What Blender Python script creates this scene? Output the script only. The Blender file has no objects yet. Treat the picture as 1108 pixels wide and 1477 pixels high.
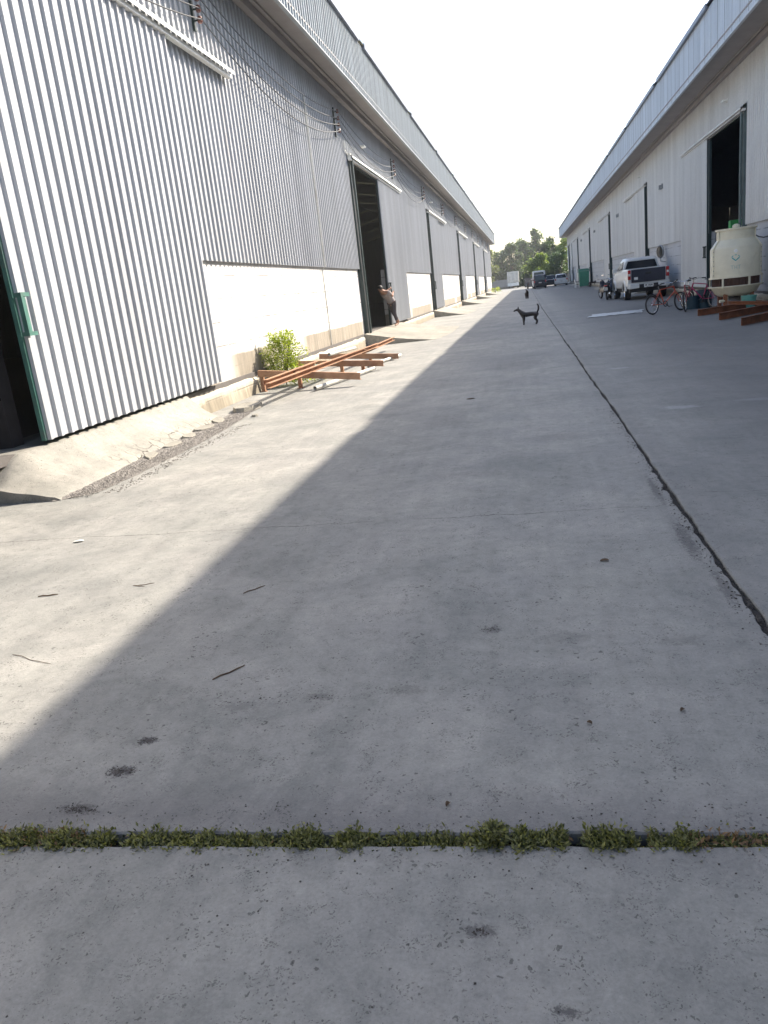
import bpy, bmesh, math, random
from mathutils import Vector, Matrix, noise
random.seed(7)
scene = bpy.context.scene
C = scene.collection
PI = math.pi

# ------------------------------------------------------------------ camera
cd = bpy.data.cameras.new("camera")
cd.sensor_fit = 'HORIZONTAL'; cd.sensor_width = 36.0
cd.lens = 36.0 * 1107.0 / 1108.0
cd.clip_start = 0.05; cd.clip_end = 6000
cam = bpy.data.objects.new("camera", cd); C.objects.link(cam)
Rm = [[0.9786275938, -0.0568532609, -0.1976252497],
      [0.1736376325, -0.2864169774, 0.9422395065],
      [-0.1101726152, -0.9564167616, -0.2704236918]]
m3 = Matrix([[Rm[i][0], -Rm[i][1], -Rm[i][2]] for i in range(3)])
cam.matrix_world = Matrix.Translation((0, 0, 1.5)) @ m3.to_4x4()
scene.camera = cam

# ------------------------------------------------------------------ sky, sun, exposure
SUN = Vector((0.89, 0.90, 1.0)).normalized()
elev = math.asin(SUN.z); az = math.atan2(SUN.x, SUN.y)
w = bpy.data.worlds.new("World"); scene.world = w; w.use_nodes = True
nt = w.node_tree; nt.nodes.clear()
sky = nt.nodes.new("ShaderNodeTexSky"); sky.sky_type = 'NISHITA'; sky.sun_disc = False
sky.sun_elevation = elev; sky.sun_rotation = az
sky.air_density = 1.0; sky.dust_density = 2.2; sky.ozone_density = 1.0; sky.altitude = 0
bg = nt.nodes.new("ShaderNodeBackground"); bg.inputs[1].default_value = 0.148
wo = nt.nodes.new("ShaderNodeOutputWorld")
nt.links.new(sky.outputs[0], bg.inputs[0]); nt.links.new(bg.outputs[0], wo.inputs[0])
sl = bpy.data.lights.new("sun", 'SUN'); sl.energy = 5.0; sl.angle = math.radians(0.53); sl.color = (1.0, 0.90, 0.755)
so = bpy.data.objects.new("sun", sl); C.objects.link(so)
so.rotation_euler = (-SUN).to_track_quat('-Z', 'Y').to_euler()
scene.view_settings.view_transform = 'Standard'; scene.view_settings.look = 'None'
scene.view_settings.exposure = 1.2; scene.view_settings.gamma = 1.0
scene.render.engine = 'CYCLES'
scene.cycles.max_bounces = 8; scene.cycles.diffuse_bounces = 4

# ------------------------------------------------------------------ helpers
def N(v, s=1.0): return noise.noise(Vector(v) * s)

class MB:
    def __init__(s): s.v = []; s.f = []
    def add(s, vs, fs):
        o = len(s.v); s.v += [tuple(v) for v in vs]; s.f += [tuple(i + o for i in f) for f in fs]; return s
    def box(s, c, d, rot=None):
        hx, hy, hz = d[0]/2, d[1]/2, d[2]/2
        vs = [Vector((x, y, z)) for x in (-hx, hx) for y in (-hy, hy) for z in (-hz, hz)]
        if rot is not None: vs = [rot @ v for v in vs]
        c = Vector(c)
        return s.add([v + c for v in vs], [(0,1,3,2),(4,6,7,5),(0,4,5,1),(2,3,7,6),(0,2,6,4),(1,5,7,3)])
    def bb(s, x0, x1, y0, y1, z0, z1):
        return s.box(((x0+x1)/2, (y0+y1)/2, (z0+z1)/2), (abs(x1-x0), abs(y1-y0), abs(z1-z0)))
    def beam(s, p0, p1, wd, ht, up=(0,0,1)):
        p0 = Vector(p0); p1 = Vector(p1); d = (p1-p0); L = d.length; d.normalize()
        r = d.cross(Vector(up)).normalized(); u = r.cross(d)
        rot = Matrix((r, d, u)).transposed()
        return s.box((p0+p1)/2, (wd, L, ht), rot)
    def tube(s, pts, r, n=8, cap=True):
        pts = [Vector(p) for p in pts]
        rs = r if isinstance(r, (list, tuple)) else [r]*len(pts)
        rings = []; prev = None
        for i, p in enumerate(pts):
            d = (pts[min(i+1, len(pts)-1)] - pts[max(i-1, 0)]).normalized()
            if prev is None:
                a = Vector((0,0,1)) if abs(d.z) < .9 else Vector((1,0,0))
                u = d.cross(a).normalized()
            else:
                u = (prev - d*prev.dot(d)).normalized()
            prev = u; v = d.cross(u)
            rings.append([p + (u*math.cos(2*PI*k/n) + v*math.sin(2*PI*k/n))*rs[i] for k in range(n)])
        vs = [q for R_ in rings for q in R_]; fs = []
        for i in range(len(rings)-1):
            for k in range(n):
                a = i*n+k; b = i*n+(k+1) % n
                fs.append((a, b, b+n, a+n))
        if cap: fs.append(tuple(range(n))[::-1]); fs.append(tuple(range((len(rings)-1)*n, len(rings)*n)))
        return s.add(vs, fs)
    def lathe(s, prof, c=(0,0,0), n=32, axis='z', ang0=0, ang1=2*PI):
        vs = []; full = abs(ang1-ang0-2*PI) < 1e-6; m = n if full else n+1
        for (r, z) in prof:
            for k in range(m):
                a = ang0 + (ang1-ang0)*k/n
                if axis == 'z': p = (r*math.cos(a), r*math.sin(a), z)
                elif axis == 'x': p = (z, r*math.cos(a), r*math.sin(a))
                else: p = (r*math.cos(a), z, r*math.sin(a))
                vs.append((p[0]+c[0], p[1]+c[1], p[2]+c[2]))
        fs = []
        for i in range(len(prof)-1):
            for k in range(n):
                a = i*m+k; b = i*m+(k+1) % m
                fs.append((a, b, b+m, a+m))
        return s.add(vs, fs)
    def torus(s, c, R_, r, axis='x', n=28, m=8, sx=1.0):
        prof = [(R_ + r*math.cos(2*PI*k/m), sx*r*math.sin(2*PI*k/m)) for k in range(m+1)]
        return s.lathe(prof, c, n, axis)
    def prism(s, poly, a0, a1, axis='x'):
        n = len(poly)
        def P(a, p):
            return (a, p[0], p[1]) if axis == 'x' else ((p[0], a, p[1]) if axis == 'y' else (p[0], p[1], a))
        vs = [P(a0, p) for p in poly] + [P(a1, p) for p in poly]
        fs = [tuple(range(n))[::-1], tuple(range(n, 2*n))] + [(k, (k+1) % n, (k+1) % n+n, k+n) for k in range(n)]
        return s.add(vs, fs)
    def loft(s, rings, cap=True):
        n = len(rings[0]); vs = [p for r in rings for p in r]; fs = []
        for i in range(len(rings)-1):
            for k in range(n):
                a = i*n+k; b = i*n+(k+1) % n
                fs.append((a, b, b+n, a+n))
        if cap: fs.append(tuple(range(n))[::-1]); fs.append(tuple(range((len(rings)-1)*n, len(rings)*n)))
        return s.add(vs, fs)
    def build_each(s, name, m, parent=None, **k):
        """one object per connected piece"""
        par = list(range(len(s.v)))
        def find(a):
            while par[a] != a: par[a] = par[par[a]]; a = par[a]
            return a
        for f in s.f:
            r = find(f[0])
            for q in f[1:]: par[find(q)] = r
        groups = {}
        for f in s.f: groups.setdefault(find(f[0]), []).append(f)
        out = []
        for fl in groups.values():
            idx = sorted({q for f in fl for q in f}); mp = {q: i for i, q in enumerate(idx)}
            b = MB(); b.v = [s.v[q] for q in idx]; b.f = [tuple(mp[q] for q in f) for f in fl]
            out.append(b.build(name, m, parent, **k))
        return out
    def build(s, name, m, parent=None, smooth=False, bevel=0, loc=None, fix=True):
        me = bpy.data.meshes.new(name); me.from_pydata(s.v, [], s.f)
        if fix:
            b = bmesh.new(); b.from_mesh(me); bmesh.ops.recalc_face_normals(b, faces=b.faces); b.to_mesh(me); b.free()
        me.materials.append(m)
        o = bpy.data.objects.new(name, me); C.objects.link(o)
        if smooth:
            me.polygons.foreach_set("use_smooth", [True]*len(me.polygons))
            try: me.set_sharp_from_angle(angle=math.radians(40))
            except Exception: pass
        if bevel:
            md = o.modifiers.new("bevel", 'BEVEL'); md.width = bevel; md.segments = 2; md.limit_method = 'ANGLE'
        if parent: o.parent = parent
        if loc: o.location = loc
        return o

def tag(o, label=None, cat=None, group=None, kind=None):
    if label: o['label'] = label
    if cat: o['category'] = cat
    if group: o['group'] = group
    if kind: o['kind'] = kind
    return o
def thing(name, label, cat, loc=(0,0,0), rz=0, group=None):
    o = bpy.data.objects.new(name, None); C.objects.link(o)
    o.empty_display_size = .2
    o.location = loc; o.rotation_euler = (0, 0, rz)
    return tag(o, label, cat, group)

# ------------------------------------------------------------------ materials
def newmat(name):
    m = bpy.data.materials.new(name); m.use_nodes = True
    t = m.node_tree; b = t.nodes["Principled BSDF"]; return m, t, b
def nd(t, ty, **k):
    n = t.nodes.new(ty)
    for a, v in k.items(): setattr(n, a, v)
    return n
def L(t, a, b): t.links.new(a, b)
def mapped(t, scale=(1,1,1), rot=(0,0,0), coord='Object'):
    tc = nd(t, "ShaderNodeTexCoord"); mp = nd(t, "ShaderNodeMapping")
    mp.inputs['Scale'].default_value = scale; mp.inputs['Rotation'].default_value = rot
    L(t, tc.outputs[coord], mp.inputs[0]); return mp.outputs[0]
def noi(t, vec, scale, detail=4, rough=.55, dist=0.0):
    n = nd(t, "ShaderNodeTexNoise"); n.inputs['Scale'].default_value = scale; n.inputs['Detail'].default_value = detail
    n.inputs['Roughness'].default_value = rough; n.inputs['Distortion'].default_value = dist
    L(t, vec, n.inputs['Vector']); return n.outputs['Fac']
def ramp(t, fac, stops):
    r = nd(t, "ShaderNodeValToRGB"); e = r.color_ramp.elements
    while len(e) < len(stops): e.new(.5)
    for i, (p, c) in enumerate(stops):
        e[i].position = p; e[i].color = (c[0], c[1], c[2], 1) if isinstance(c, (tuple, list)) else (c, c, c, 1)
    L(t, fac, r.inputs[0]); return r.outputs[0]
def mixc(t, fac, a, b, mode='MIX'):
    m = nd(t, "ShaderNodeMix", data_type='RGBA', blend_type=mode)
    if hasattr(fac, 'links'): L(t, fac, m.inputs[0])
    else: m.inputs[0].default_value = fac
    for i, v in ((6, a), (7, b)):
        if hasattr(v, 'links'): L(t, v, m.inputs[i])
        else: m.inputs[i].default_value = (v[0], v[1], v[2], 1)
    return m.outputs[2]
def mth(t, op, a, b=None, clamp=False):
    m = nd(t, "ShaderNodeMath", operation=op, use_clamp=clamp)
    for i, v in enumerate((a, b)):
        if v is None: continue
        if hasattr(v, 'links'): L(t, v, m.inputs[i])
        else: m.inputs[i].default_value = v
    return m.outputs[0]
def bump(t, b, h, strength=.4, dist=.01):
    n = nd(t, "ShaderNodeBump"); n.inputs['Strength'].default_value = strength; n.inputs['Distance'].default_value = dist
    L(t, h, n.inputs['Height']); L(t, n.outputs[0], b.inputs['Normal'])

def simple(name, col, rough=.6, metal=0.0, var=.12, scale=6.0, spec=.5, dirt=None):
    m, t, b = newmat(name)
    v = mapped(t)
    f = noi(t, v, scale, 5)
    lo = tuple(c*(1-var) for c in col); hi = tuple(min(1, c*(1+var)) for c in col)
    c = ramp(t, f, [(.3, lo), (.7, hi)])
    if dirt:
        f2 = noi(t, v, scale*.35, 6, .65, .5)
        c = mixc(t, ramp(t, f2, [(.48, 0.0), (.68, 1.0)]), c, dirt)
    L(t, c, b.inputs['Base Color'])
    b.inputs['Roughness'].default_value = rough; b.inputs['Metallic'].default_value = metal
    b.inputs['Specular IOR Level'].default_value = spec
    return m

def concrete_mat(name, yard=True, tint=(1,1,1), cracked=False):
    m, t, b = newmat(name)
    v = mapped(t)
    vs = mapped(t, (3.2, .22, 1), (0, 0, math.radians(-6)))
    big = noi(t, v, .35, 4, .6, .3)
    mid = noi(t, v, 2.2, 6, .62, .4)
    st = noi(t, vs, 3.0, 6, .6, .2)
    fine = noi(t, v, 85, 5, .8); blot = noi(t, v, .9, 8, .72, 1.2); grain = noi(t, v, 14, 7, .8, .6)
    base = ramp(t, big, [(.3, (.232*tint[0], .232*tint[1], .224*tint[2])), (.7, (.315*tint[0], .308*tint[1], .286*tint[2]))])
    c = mixc(t, .75, base, ramp(t, mid, [(.25, (.66,.67,.68)), (.75, (1.2,1.19,1.17))]), 'MULTIPLY')
    c = mixc(t, .4, c, ramp(t, st, [(.3, (.82,.82,.82)), (.7, (1.16,1.16,1.16))]), 'MULTIPLY')
    c = mixc(t, .6, c, ramp(t, fine, [(.3, (.72,.72,.72)), (.7, (1.22,1.22,1.22))]), 'MULTIPLY')
    c = mixc(t, .9, c, ramp(t, blot, [(.34, (.80,.82,.82)), (.5, (1.0,1.0,1.0)), (.66, (1.16,1.14,1.14))]), 'MULTIPLY')
    c = mixc(t, .8, c, ramp(t, grain, [(.32, (.78,.79,.80)), (.5, (1.0,1.0,1.0)), (.7, (1.15,1.14,1.13))]), 'MULTIPLY')
    hgt = mth(t, 'ADD', mth(t, 'MULTIPLY', grain, .5), mth(t, 'MULTIPLY', fine, .35))
    # pores and specks
    pn = nd(t, "ShaderNodeTexNoise"); pn.inputs['Scale'].default_value = 38; pn.inputs['Detail'].default_value = 4; L(t, v, pn.inputs['Vector'])
    ps = nd(t, "ShaderNodeVectorMath", operation='SCALE'); L(t, pn.outputs['Color'], ps.inputs[0]); ps.inputs['Scale'].default_value = .05
    pv_ = nd(t, "ShaderNodeVectorMath", operation='ADD'); L(t, v, pv_.inputs[0]); L(t, ps.outputs[0], pv_.inputs[1])
    for sc, th, dk in ((24, .11, .34), (60, .16, .42), (11, .035, .35), (110, .2, .5)):
        vo = nd(t, "ShaderNodeTexVoronoi"); vo.inputs['Scale'].default_value = sc; vo.inputs['Randomness'].default_value = 1
        L(t, pv_.outputs[0], vo.inputs['Vector'])
        gate = noi(t, v, sc*.11, 3, .6)
        thr = mth(t, 'MULTIPLY', ramp(t, gate, [(.42, 0.0), (.66, 1.0)]), th*1.9)
        mask = mth(t, 'LESS_THAN', vo.outputs['Distance'], thr)
        c = mixc(t, mth(t, 'MULTIPLY', mask, .8), c, mixc(t, 1.0, c, (dk, dk, dk), 'MULTIPLY'))
        hgt = mth(t, 'SUBTRACT', hgt, mth(t, 'MULTIPLY', mask, .3))
    if yard:
        sep = nd(t, "ShaderNodeSeparateXYZ"); tc = nd(t, "ShaderNodeTexCoord"); L(t, tc.outputs['Object'], sep.inputs[0])
        X, Y = sep.outputs[0], sep.outputs[1]
        wob = noi(t, v, 2.5, 5, .7)
        wob2 = noi(t, v, 9.0, 4, .7)
        brk = noi(t, v, 1.3, 4, .7)
        for y0, side in ((5.0, -1), (5.24, 1), (12.2, 0), (19.4, 0), (26.8, 0), (34.3, 0), (48.5, 0), (62, 0), (-1.4, 0)):
            yy = mth(t, 'ADD', Y, mth(t, 'MULTIPLY', mth(t, 'SUBTRACT', wob, .5), .16))
            d = mth(t, 'ABSOLUTE', mth(t, 'SUBTRACT', yy, y0))
            wd = .004 if y0 < 20 else .012
            mask = mth(t, 'MULTIPLY', mth(t, 'LESS_THAN', d, wd), ramp(t, brk, [(.42, 0.0), (.5, .75)]))
            if side: mask = mth(t, 'MULTIPLY', mask, mth(t, 'GREATER_THAN' if side > 0 else 'LESS_THAN', X, .88))
            c = mixc(t, mask, c, (.05, .048, .045))
        # darker bands along both joints, and darker towards the right of the yard
        lane = mth(t, 'ABSOLUTE', mth(t, 'SUBTRACT', X, .95))
        lm = mth(t, 'MULTIPLY', ramp(t, mth(t, 'ADD', lane, mth(t, 'MULTIPLY', wob2, .2)), [(.05, 1.0), (.35, 0.0)]), .35)
        c = mixc(t, lm, c, (.11, .11, .115))
        jd = mth(t, 'ABSOLUTE', mth(t, 'SUBTRACT', Y, 1.89))
        jm = mth(t, 'MULTIPLY', ramp(t, mth(t, 'ADD', jd, mth(t, 'MULTIPLY', wob2, .18)), [(.09, 1.0), (.30, 0.0)]), .42)
        c = mixc(t, jm, c, (.085, .08, .09))
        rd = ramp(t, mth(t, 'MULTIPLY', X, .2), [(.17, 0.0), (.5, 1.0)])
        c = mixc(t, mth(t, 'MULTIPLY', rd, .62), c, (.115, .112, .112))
        # spalled patches in the surface
        for (px, py, rx, ry, dk) in ((-1.485, 2.31, .045, .028, .9), (-1.49, 2.12, .055, .035, .9), (-1.53, 1.915, .07, .03, .75),
                                     (-.24, 3.2, .05, .045, .5), (-.9, 2.62, .06, .03, .45), (.80, 4.3, .04, .35, .7), (.84, 3.6, .03, .22, .6),
                                     (-.55, 2.66, .10, .04, .3), (.80, 5.4, .03, .4, .6), (-1.2, 2.55, .09, .04, .3), (-.2, 1.5, .04, .02, .7), (.0, 1.3, .03, .015, .8), (.55, 3.05, .10, .05, .25), (.1, 3.1, .14, .06, .2), (-.6, 6.2, .3, .12, .18), (.2, 7.5, .35, .2, .2), (-1.0, 9.0, .3, .5, .2), (-.3, 14.5, .5, 1.2, .25), (4.5, 30, 1.2, 3, .3), (3.2, 17, 1.0, 2.0, .25)):
            dx = mth(t, 'DIVIDE', mth(t, 'SUBTRACT', X, px), rx); dy = mth(t, 'DIVIDE', mth(t, 'SUBTRACT', Y, py), ry)
            d = mth(t, 'SQRT', mth(t, 'ADD', mth(t, 'POWER', dx, 2.0), mth(t, 'POWER', dy, 2.0)))
            nn = noi(t, v, 34, 6, .85)
            d = mth(t, 'ADD', d, mth(t, 'MULTIPLY', mth(t, 'SUBTRACT', nn, .5), 5.0))
            mask = mth(t, 'MULTIPLY', ramp(t, d, [(.55, 1.0), (1.0, 0.0)]), dk)
            c = mixc(t, mask, c, (.075, .072, .075))
            hgt = mth(t, 'SUBTRACT', hgt, mth(t, 'MULTIPLY', mask, .5))
        # dried white spills
        for (px, py, rx, ry, dk) in ((1.55, 8.65, .25, .16, .22), (2.3, 8.75, .3, .12, .12),
                                     (1.35, 12.6, .25, .12, .2), (6.0, 100, .5, 2.5, .8)):
            dx = mth(t, 'DIVIDE', mth(t, 'SUBTRACT', X, px), rx); dy = mth(t, 'DIVIDE', mth(t, 'SUBTRACT', Y, py), ry)
            d = mth(t, 'SQRT', mth(t, 'ADD', mth(t, 'POWER', dx, 2.0), mth(t, 'POWER', dy, 2.0)))
            nn = noi(t, mapped(t, (1, 2.5, 1)), 3.0, 7, .8)
            d = mth(t, 'ADD', d, mth(t, 'MULTIPLY', mth(t, 'SUBTRACT', nn, .45), 3.0))
            c = mixc(t, mth(t, 'MULTIPLY', ramp(t, d, [(.6, 1.0), (1.1, 0.0)]), dk), c, (.55, .56, .58))
    if cracked:
        sep = nd(t, "ShaderNodeSeparateXYZ"); tc = nd(t, "ShaderNodeTexCoord"); L(t, tc.outputs['Object'], sep.inputs[0])
        wv = nd(t, "ShaderNodeVectorMath", operation='ADD'); L(t, v, wv.inputs[0])
        nz = nd(t, "ShaderNodeTexNoise"); nz.inputs['Scale'].default_value = 7; L(t, v, nz.inputs['Vector'])
        sc_ = nd(t, "ShaderNodeVectorMath", operation='SCALE'); L(t, nz.outputs['Color'], sc_.inputs[0]); sc_.inputs['Scale'].default_value = .16; L(t, sc_.outputs[0], wv.inputs[1])
        vo = nd(t, "ShaderNodeTexVoronoi", feature='DISTANCE_TO_EDGE'); vo.inputs['Scale'].default_value = 4.2; L(t, wv.outputs[0], vo.inputs['Vector'])
        reg = ramp(t, mth(t, 'ADD', mth(t, 'ADD', mth(t, 'MULTIPLY', sep.outputs[0], 1.0), 5.0), mth(t, 'MULTIPLY', noi(t, v, 1.5, 3), .35)), [(.48, 0.0), (.58, 1.0)])
        reg = mth(t, 'MULTIPLY', reg, ramp(t, mth(t, 'MULTIPLY', sep.outputs[1], .1), [(.74, 0.0), (.80, 1.0)]))
        cm = mth(t, 'MULTIPLY', mth(t, 'LESS_THAN', vo.outputs['Distance'], .022), reg)
        c = mixc(t, cm, c, (.055, .045, .035)); hgt = mth(t, 'SUBTRACT', hgt, mth(t, 'MULTIPLY', cm, 1.6))
    L(t, c, b.inputs['Base Color'])
    L(t, ramp(t, mid, [(.3, .62), (.7, .85)]), b.inputs['Roughness'])
    b.inputs['Specular IOR Level'].default_value = .3
    bump(t, b, hgt, .45, .012)
    return m

def painted_wall(name, col, plaster, z_edge=.80, y_stain=None):
    m, t, b = newmat(name)
    v = mapped(t)
    sep = nd(t, "ShaderNodeSeparateXYZ"); tc = nd(t, "ShaderNodeTexCoord"); L(t, tc.outputs['Object'], sep.inputs[0])
    Z = sep.outputs[2]; Y = sep.outputs[1]
    n1 = noi(t, v, 1.3, 6, .65, .3); n2 = noi(t, v, 8, 5, .7)
    paint = ramp(t, n1, [(.3, tuple(c*.86 for c in col)), (.7, col)])
    # courses of block joints, partly filled by paint
    fz = mth(t, 'FRACT', mth(t, 'MULTIPLY', mth(t, 'ADD', Z, mth(t, 'MULTIPLY', n2, .01)), 1/.39))
    jz = mth(t, 'MULTIPLY', mth(t, 'LESS_THAN', mth(t, 'ABSOLUTE', mth(t, 'SUBTRACT', fz, .5)), .032), ramp(t, noi(t, mapped(t, (1,1.0,1)), 1.6, 4, .7), [(.44, 0.0), (.56, .85)]))
    paint = mixc(t, jz, paint, tuple(c*.25 for c in col))
    # bare weathered plaster band near the ground
    streak = noi(t, mapped(t, (4, 4, .6)), 2.2, 6, .7)
    bare = ramp(t, streak, [(.25, tuple(c*.55 for c in plaster)), (.7, tuple(c*1.15 for c in plaster))])
    zz = mth(t, 'ADD', Z, mth(t, 'MULTIPLY', mth(t, 'SUBTRACT', n1, .5), .10))
    bm = ramp(t, zz, [(z_edge-.04, 1.0), (z_edge, 0.0)]) if z_edge < 1 else None
    gate = ramp(t, noi(t, mapped(t, (0.001, .33, .001)), 1.0, 2, .5), [(.36, .15), (.46, 1.0)])
    c = mixc(t, mth(t, 'MULTIPLY', bm, gate), paint, bare) if bm else paint
    drip = noi(t, mapped(t, (3, 3, .18)), 2.0, 6, .75)
    c = mixc(t, mth(t, 'MULTIPLY', ramp(t, drip, [(.54, 0.0), (.72, 1.0)]), .55), c, tuple(q*.9 for q in plaster))
    splash = mth(t, 'MULTIPLY', ramp(t, mth(t, 'ADD', Z, mth(t, 'MULTIPLY', mth(t, 'SUBTRACT', streak, .5), .9)), [(.05, 1.0), (.45, 0.0)]), .55)
    c = mixc(t, splash, c, tuple(q*.45 for q in plaster))
    L(t, c, b.inputs['Base Color']); b.inputs['Roughness'].default_value = .85
    bump(t, b, mth(t, 'ADD', n2, mth(t, 'MULTIPLY', jz, -1.5)), .3, .008)
    return m

def sheet_mat(name, col, rough=.42):
    m, t, b = newmat(name)
    n1 = noi(t, mapped(t, (1, 1, .12)), 1.2, 5, .6); n2 = noi(t, mapped(t), 14, 4, .6)
    lap = noi(t, mapped(t, (.001, 1.25, .001)), 1.0, 0, 0)
    c = ramp(t, n1, [(.3, tuple(c*.88 for c in col)), (.7, tuple(min(1, c*1.06) for c in col))])
    c = mixc(t, .5, c, ramp(t, lap, [(.3, (.9,.9,.9)), (.7, (1.06,1.06,1.06))]), 'MULTIPLY')
    c = mixc(t, .35, c, ramp(t, n2, [(.3, (.85,.85,.85)), (.6, (1.05,1.05,1.05))]), 'MULTIPLY')
    stv = noi(t, mapped(t, (5, 5, .25)), 1.6, 6, .75)
    c = mixc(t, mth(t, 'MULTIPLY', ramp(t, stv, [(.55, 0.0), (.75, 1.0)]), .35), c, (.30, .26, .21))
    sp = nd(t, "ShaderNodeSeparateXYZ"); tcc = nd(t, "ShaderNodeTexCoord"); L(t, tcc.outputs['Object'], sp.inputs[0])
    fr_ = mth(t, 'FRACT', mth(t, 'MULTIPLY', mth(t, 'ADD', sp.outputs[1], 100.0), 1/.8))
    c = mixc(t, mth(t, 'MULTIPLY', mth(t, 'LESS_THAN', fr_, .012), .6), c, (.16, .16, .17))
    L(t, c, b.inputs['Base Color']); L(t, ramp(t, n2, [(.3, rough-.06), (.7, rough+.12)]), b.inputs['Roughness']); b.inputs['Specular IOR Level'].default_value = .22
    return m

M = {}
M['yard'] = concrete_mat('yard_concrete')
M['ramp'] = concrete_mat('ramp_concrete', False, (1.12, 1.07, .98))
M['ramp0'] = concrete_mat('cracked_ramp_concrete', False, (1.06, 1.03, .98), True)
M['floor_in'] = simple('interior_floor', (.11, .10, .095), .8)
M['dirt'] = simple('dirt', (.12, .10, .075), .95, var=.4, scale=.5)
M['soil'] = simple('joint_soil', (.022, .020, .019), .95, var=.5, scale=40)
M['gravel'] = simple('gravel', (.20, .185, .17), .95, var=.45, scale=60)
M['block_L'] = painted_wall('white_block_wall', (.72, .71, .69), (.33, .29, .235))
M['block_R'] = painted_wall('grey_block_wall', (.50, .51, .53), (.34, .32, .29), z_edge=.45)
M['plinth'] = painted_wall('plinth_concrete', (.60, .55, .45), (.38, .33, .25), z_edge=.2)
M['clad_L'] = sheet_mat('white_sheet', (.425, .44, .465), .6)
M['clad_R'] = sheet_mat('grey_white_sheet', (.66, .655, .64), .55)
M['fascia_L'] = sheet_mat('fascia_sheet', (.37, .40, .42), .6)
M['fascia_R'] = sheet_mat('fascia_sheet_blue', (.53, .565, .61), .5)
M['soffit'] = simple('soffit_board', (.30, .275, .265), .7, var=.08, scale=2)
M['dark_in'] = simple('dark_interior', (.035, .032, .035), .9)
M['roof'] = simple('roof_metal', (.11, .12, .135), .45, .3, scale=2)
M['trim'] = simple('roof_edge_metal', (.20, .22, .27), .5, .3, scale=3)
M['green'] = simple('green_steel', (.06, .17, .14), .55, 0, .25, 5, dirt=(.10, .13, .12))
M['green_grey'] = simple('grey_green_steel', (.085, .12, .12), .6, 0, .2, 5)
M['green_dk'] = simple('dark_green_steel', (.018, .035, .035), .5, 0, .25, 5)
M['white_steel'] = simple('white_steel', (.80, .80, .76), .5, var=.05)
M['black'] = simple('black_rubber', (.018, .018, .020), .7, var=.2, scale=20)
M['wire'] = simple('cable_sheath', (.055, .06, .07), .6)
M['insul'] = simple('brown_porcelain', (.16, .06, .045), .35)
M['rust'] = simple('red_oxide_primer', (.35, .20, .12), .75, 0, .25, 4, dirt=(.27, .11, .06))
M['rust2'] = simple('weathered_oxide_steel', (.22, .085, .04), .8, 0, .3, 4, dirt=(.12, .055, .03))
M['pipe'] = simple('pvc_pipe', (.62, .62, .58), .45, dirt=(.35,.32,.28))
M['pipe_teal'] = simple('teal_pvc_pipe', (.20, .42, .38), .45)
M['frp'] = simple('cream_frp', (.70, .66, .52), .42, 0, .10, 2.2, dirt=(.50, .46, .34))
M['frp_dark'] = simple('tower_fill', (.12, .07, .055), .9)
M['chrome'] = simple('chrome', (.62, .62, .62), .18, .9, .05)
M['steel'] = simple('grey_steel', (.30, .31, .32), .5, .5)
M['wht_paint'] = simple('white_car_paint', (.62, .64, .65), .3, 0, .08, 2)
M['dk_paint'] = simple('dark_car_paint', (.022, .026, .042), .25, 0, .1, 2)
M['tail_dk'] = simple('dark_tailgate', (.03, .032, .05), .3, 0, .1, 2)
M['glass'] = simple('dark_glass', (.012, .016, .022), .08, 0, .1)
M['redlens'] = simple('red_lens', (.42, .03, .03), .2)
M['plate'] = simple('number_plate', (.72, .72, .70), .5)
M['letters'] = simple('black_lettering', (.03, .03, .035), .6)
M['teal_ink'] = simple('teal_ink', (.05, .36, .36), .5)
M['teal_faint'] = simple('faded_teal_ink', (.33, .45, .40), .5)
M['grn_plastic'] = simple('green_plastic', (.035, .20, .13), .5, dirt=(.03,.14,.11))
M['box_green'] = simple('bright_green_board', (.05, .32, .08), .6)
M['teal_plastic'] = simple('teal_plastic', (.10, .33, .29), .45)
M['blue_plastic'] = simple('blue_plastic', (.012, .045, .07), .5)
M['bike_red'] = simple('orange_red_paint', (.50, .085, .04), .35)
M['bike_dkred'] = simple('dark_red_paint', (.26, .03, .035), .35)
M['bike_pink'] = simple('magenta_paint', (.30, .02, .09), .35)
M['dog'] = simple('black_fur', (.022, .018, .017), .55, var=.5, scale=30)
M['dog_tan'] = simple('tan_fur', (.17, .10, .055), .8, var=.4, scale=20)
M['dog_brown'] = simple('dark_brown_fur', (.04, .03, .025), .8, var=.4, scale=20)
M['skin'] = simple('brown_skin', (.30, .155, .10), .55, var=.06)
M['shirt'] = simple('grey_brown_shirt', (.33, .29, .29), .85, dirt=(.24,.20,.20))
M['trousers'] = simple('dark_trousers', (.065, .055, .065), .85)
M['hair'] = simple('black_hair', (.012, .010, .010), .6)
M['twig'] = simple('dry_twig', (.10, .065, .04), .9)
M['bark'] = simple('bark', (.14, .11, .08), .95, var=.4, scale=8)
M['box_body'] = simple('truck_box_panel', (.62, .60, .55), .5, dirt=(.45,.42,.38))
M['gate_white'] = simple('plastic_white', (.78, .79, .78), .5)

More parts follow.
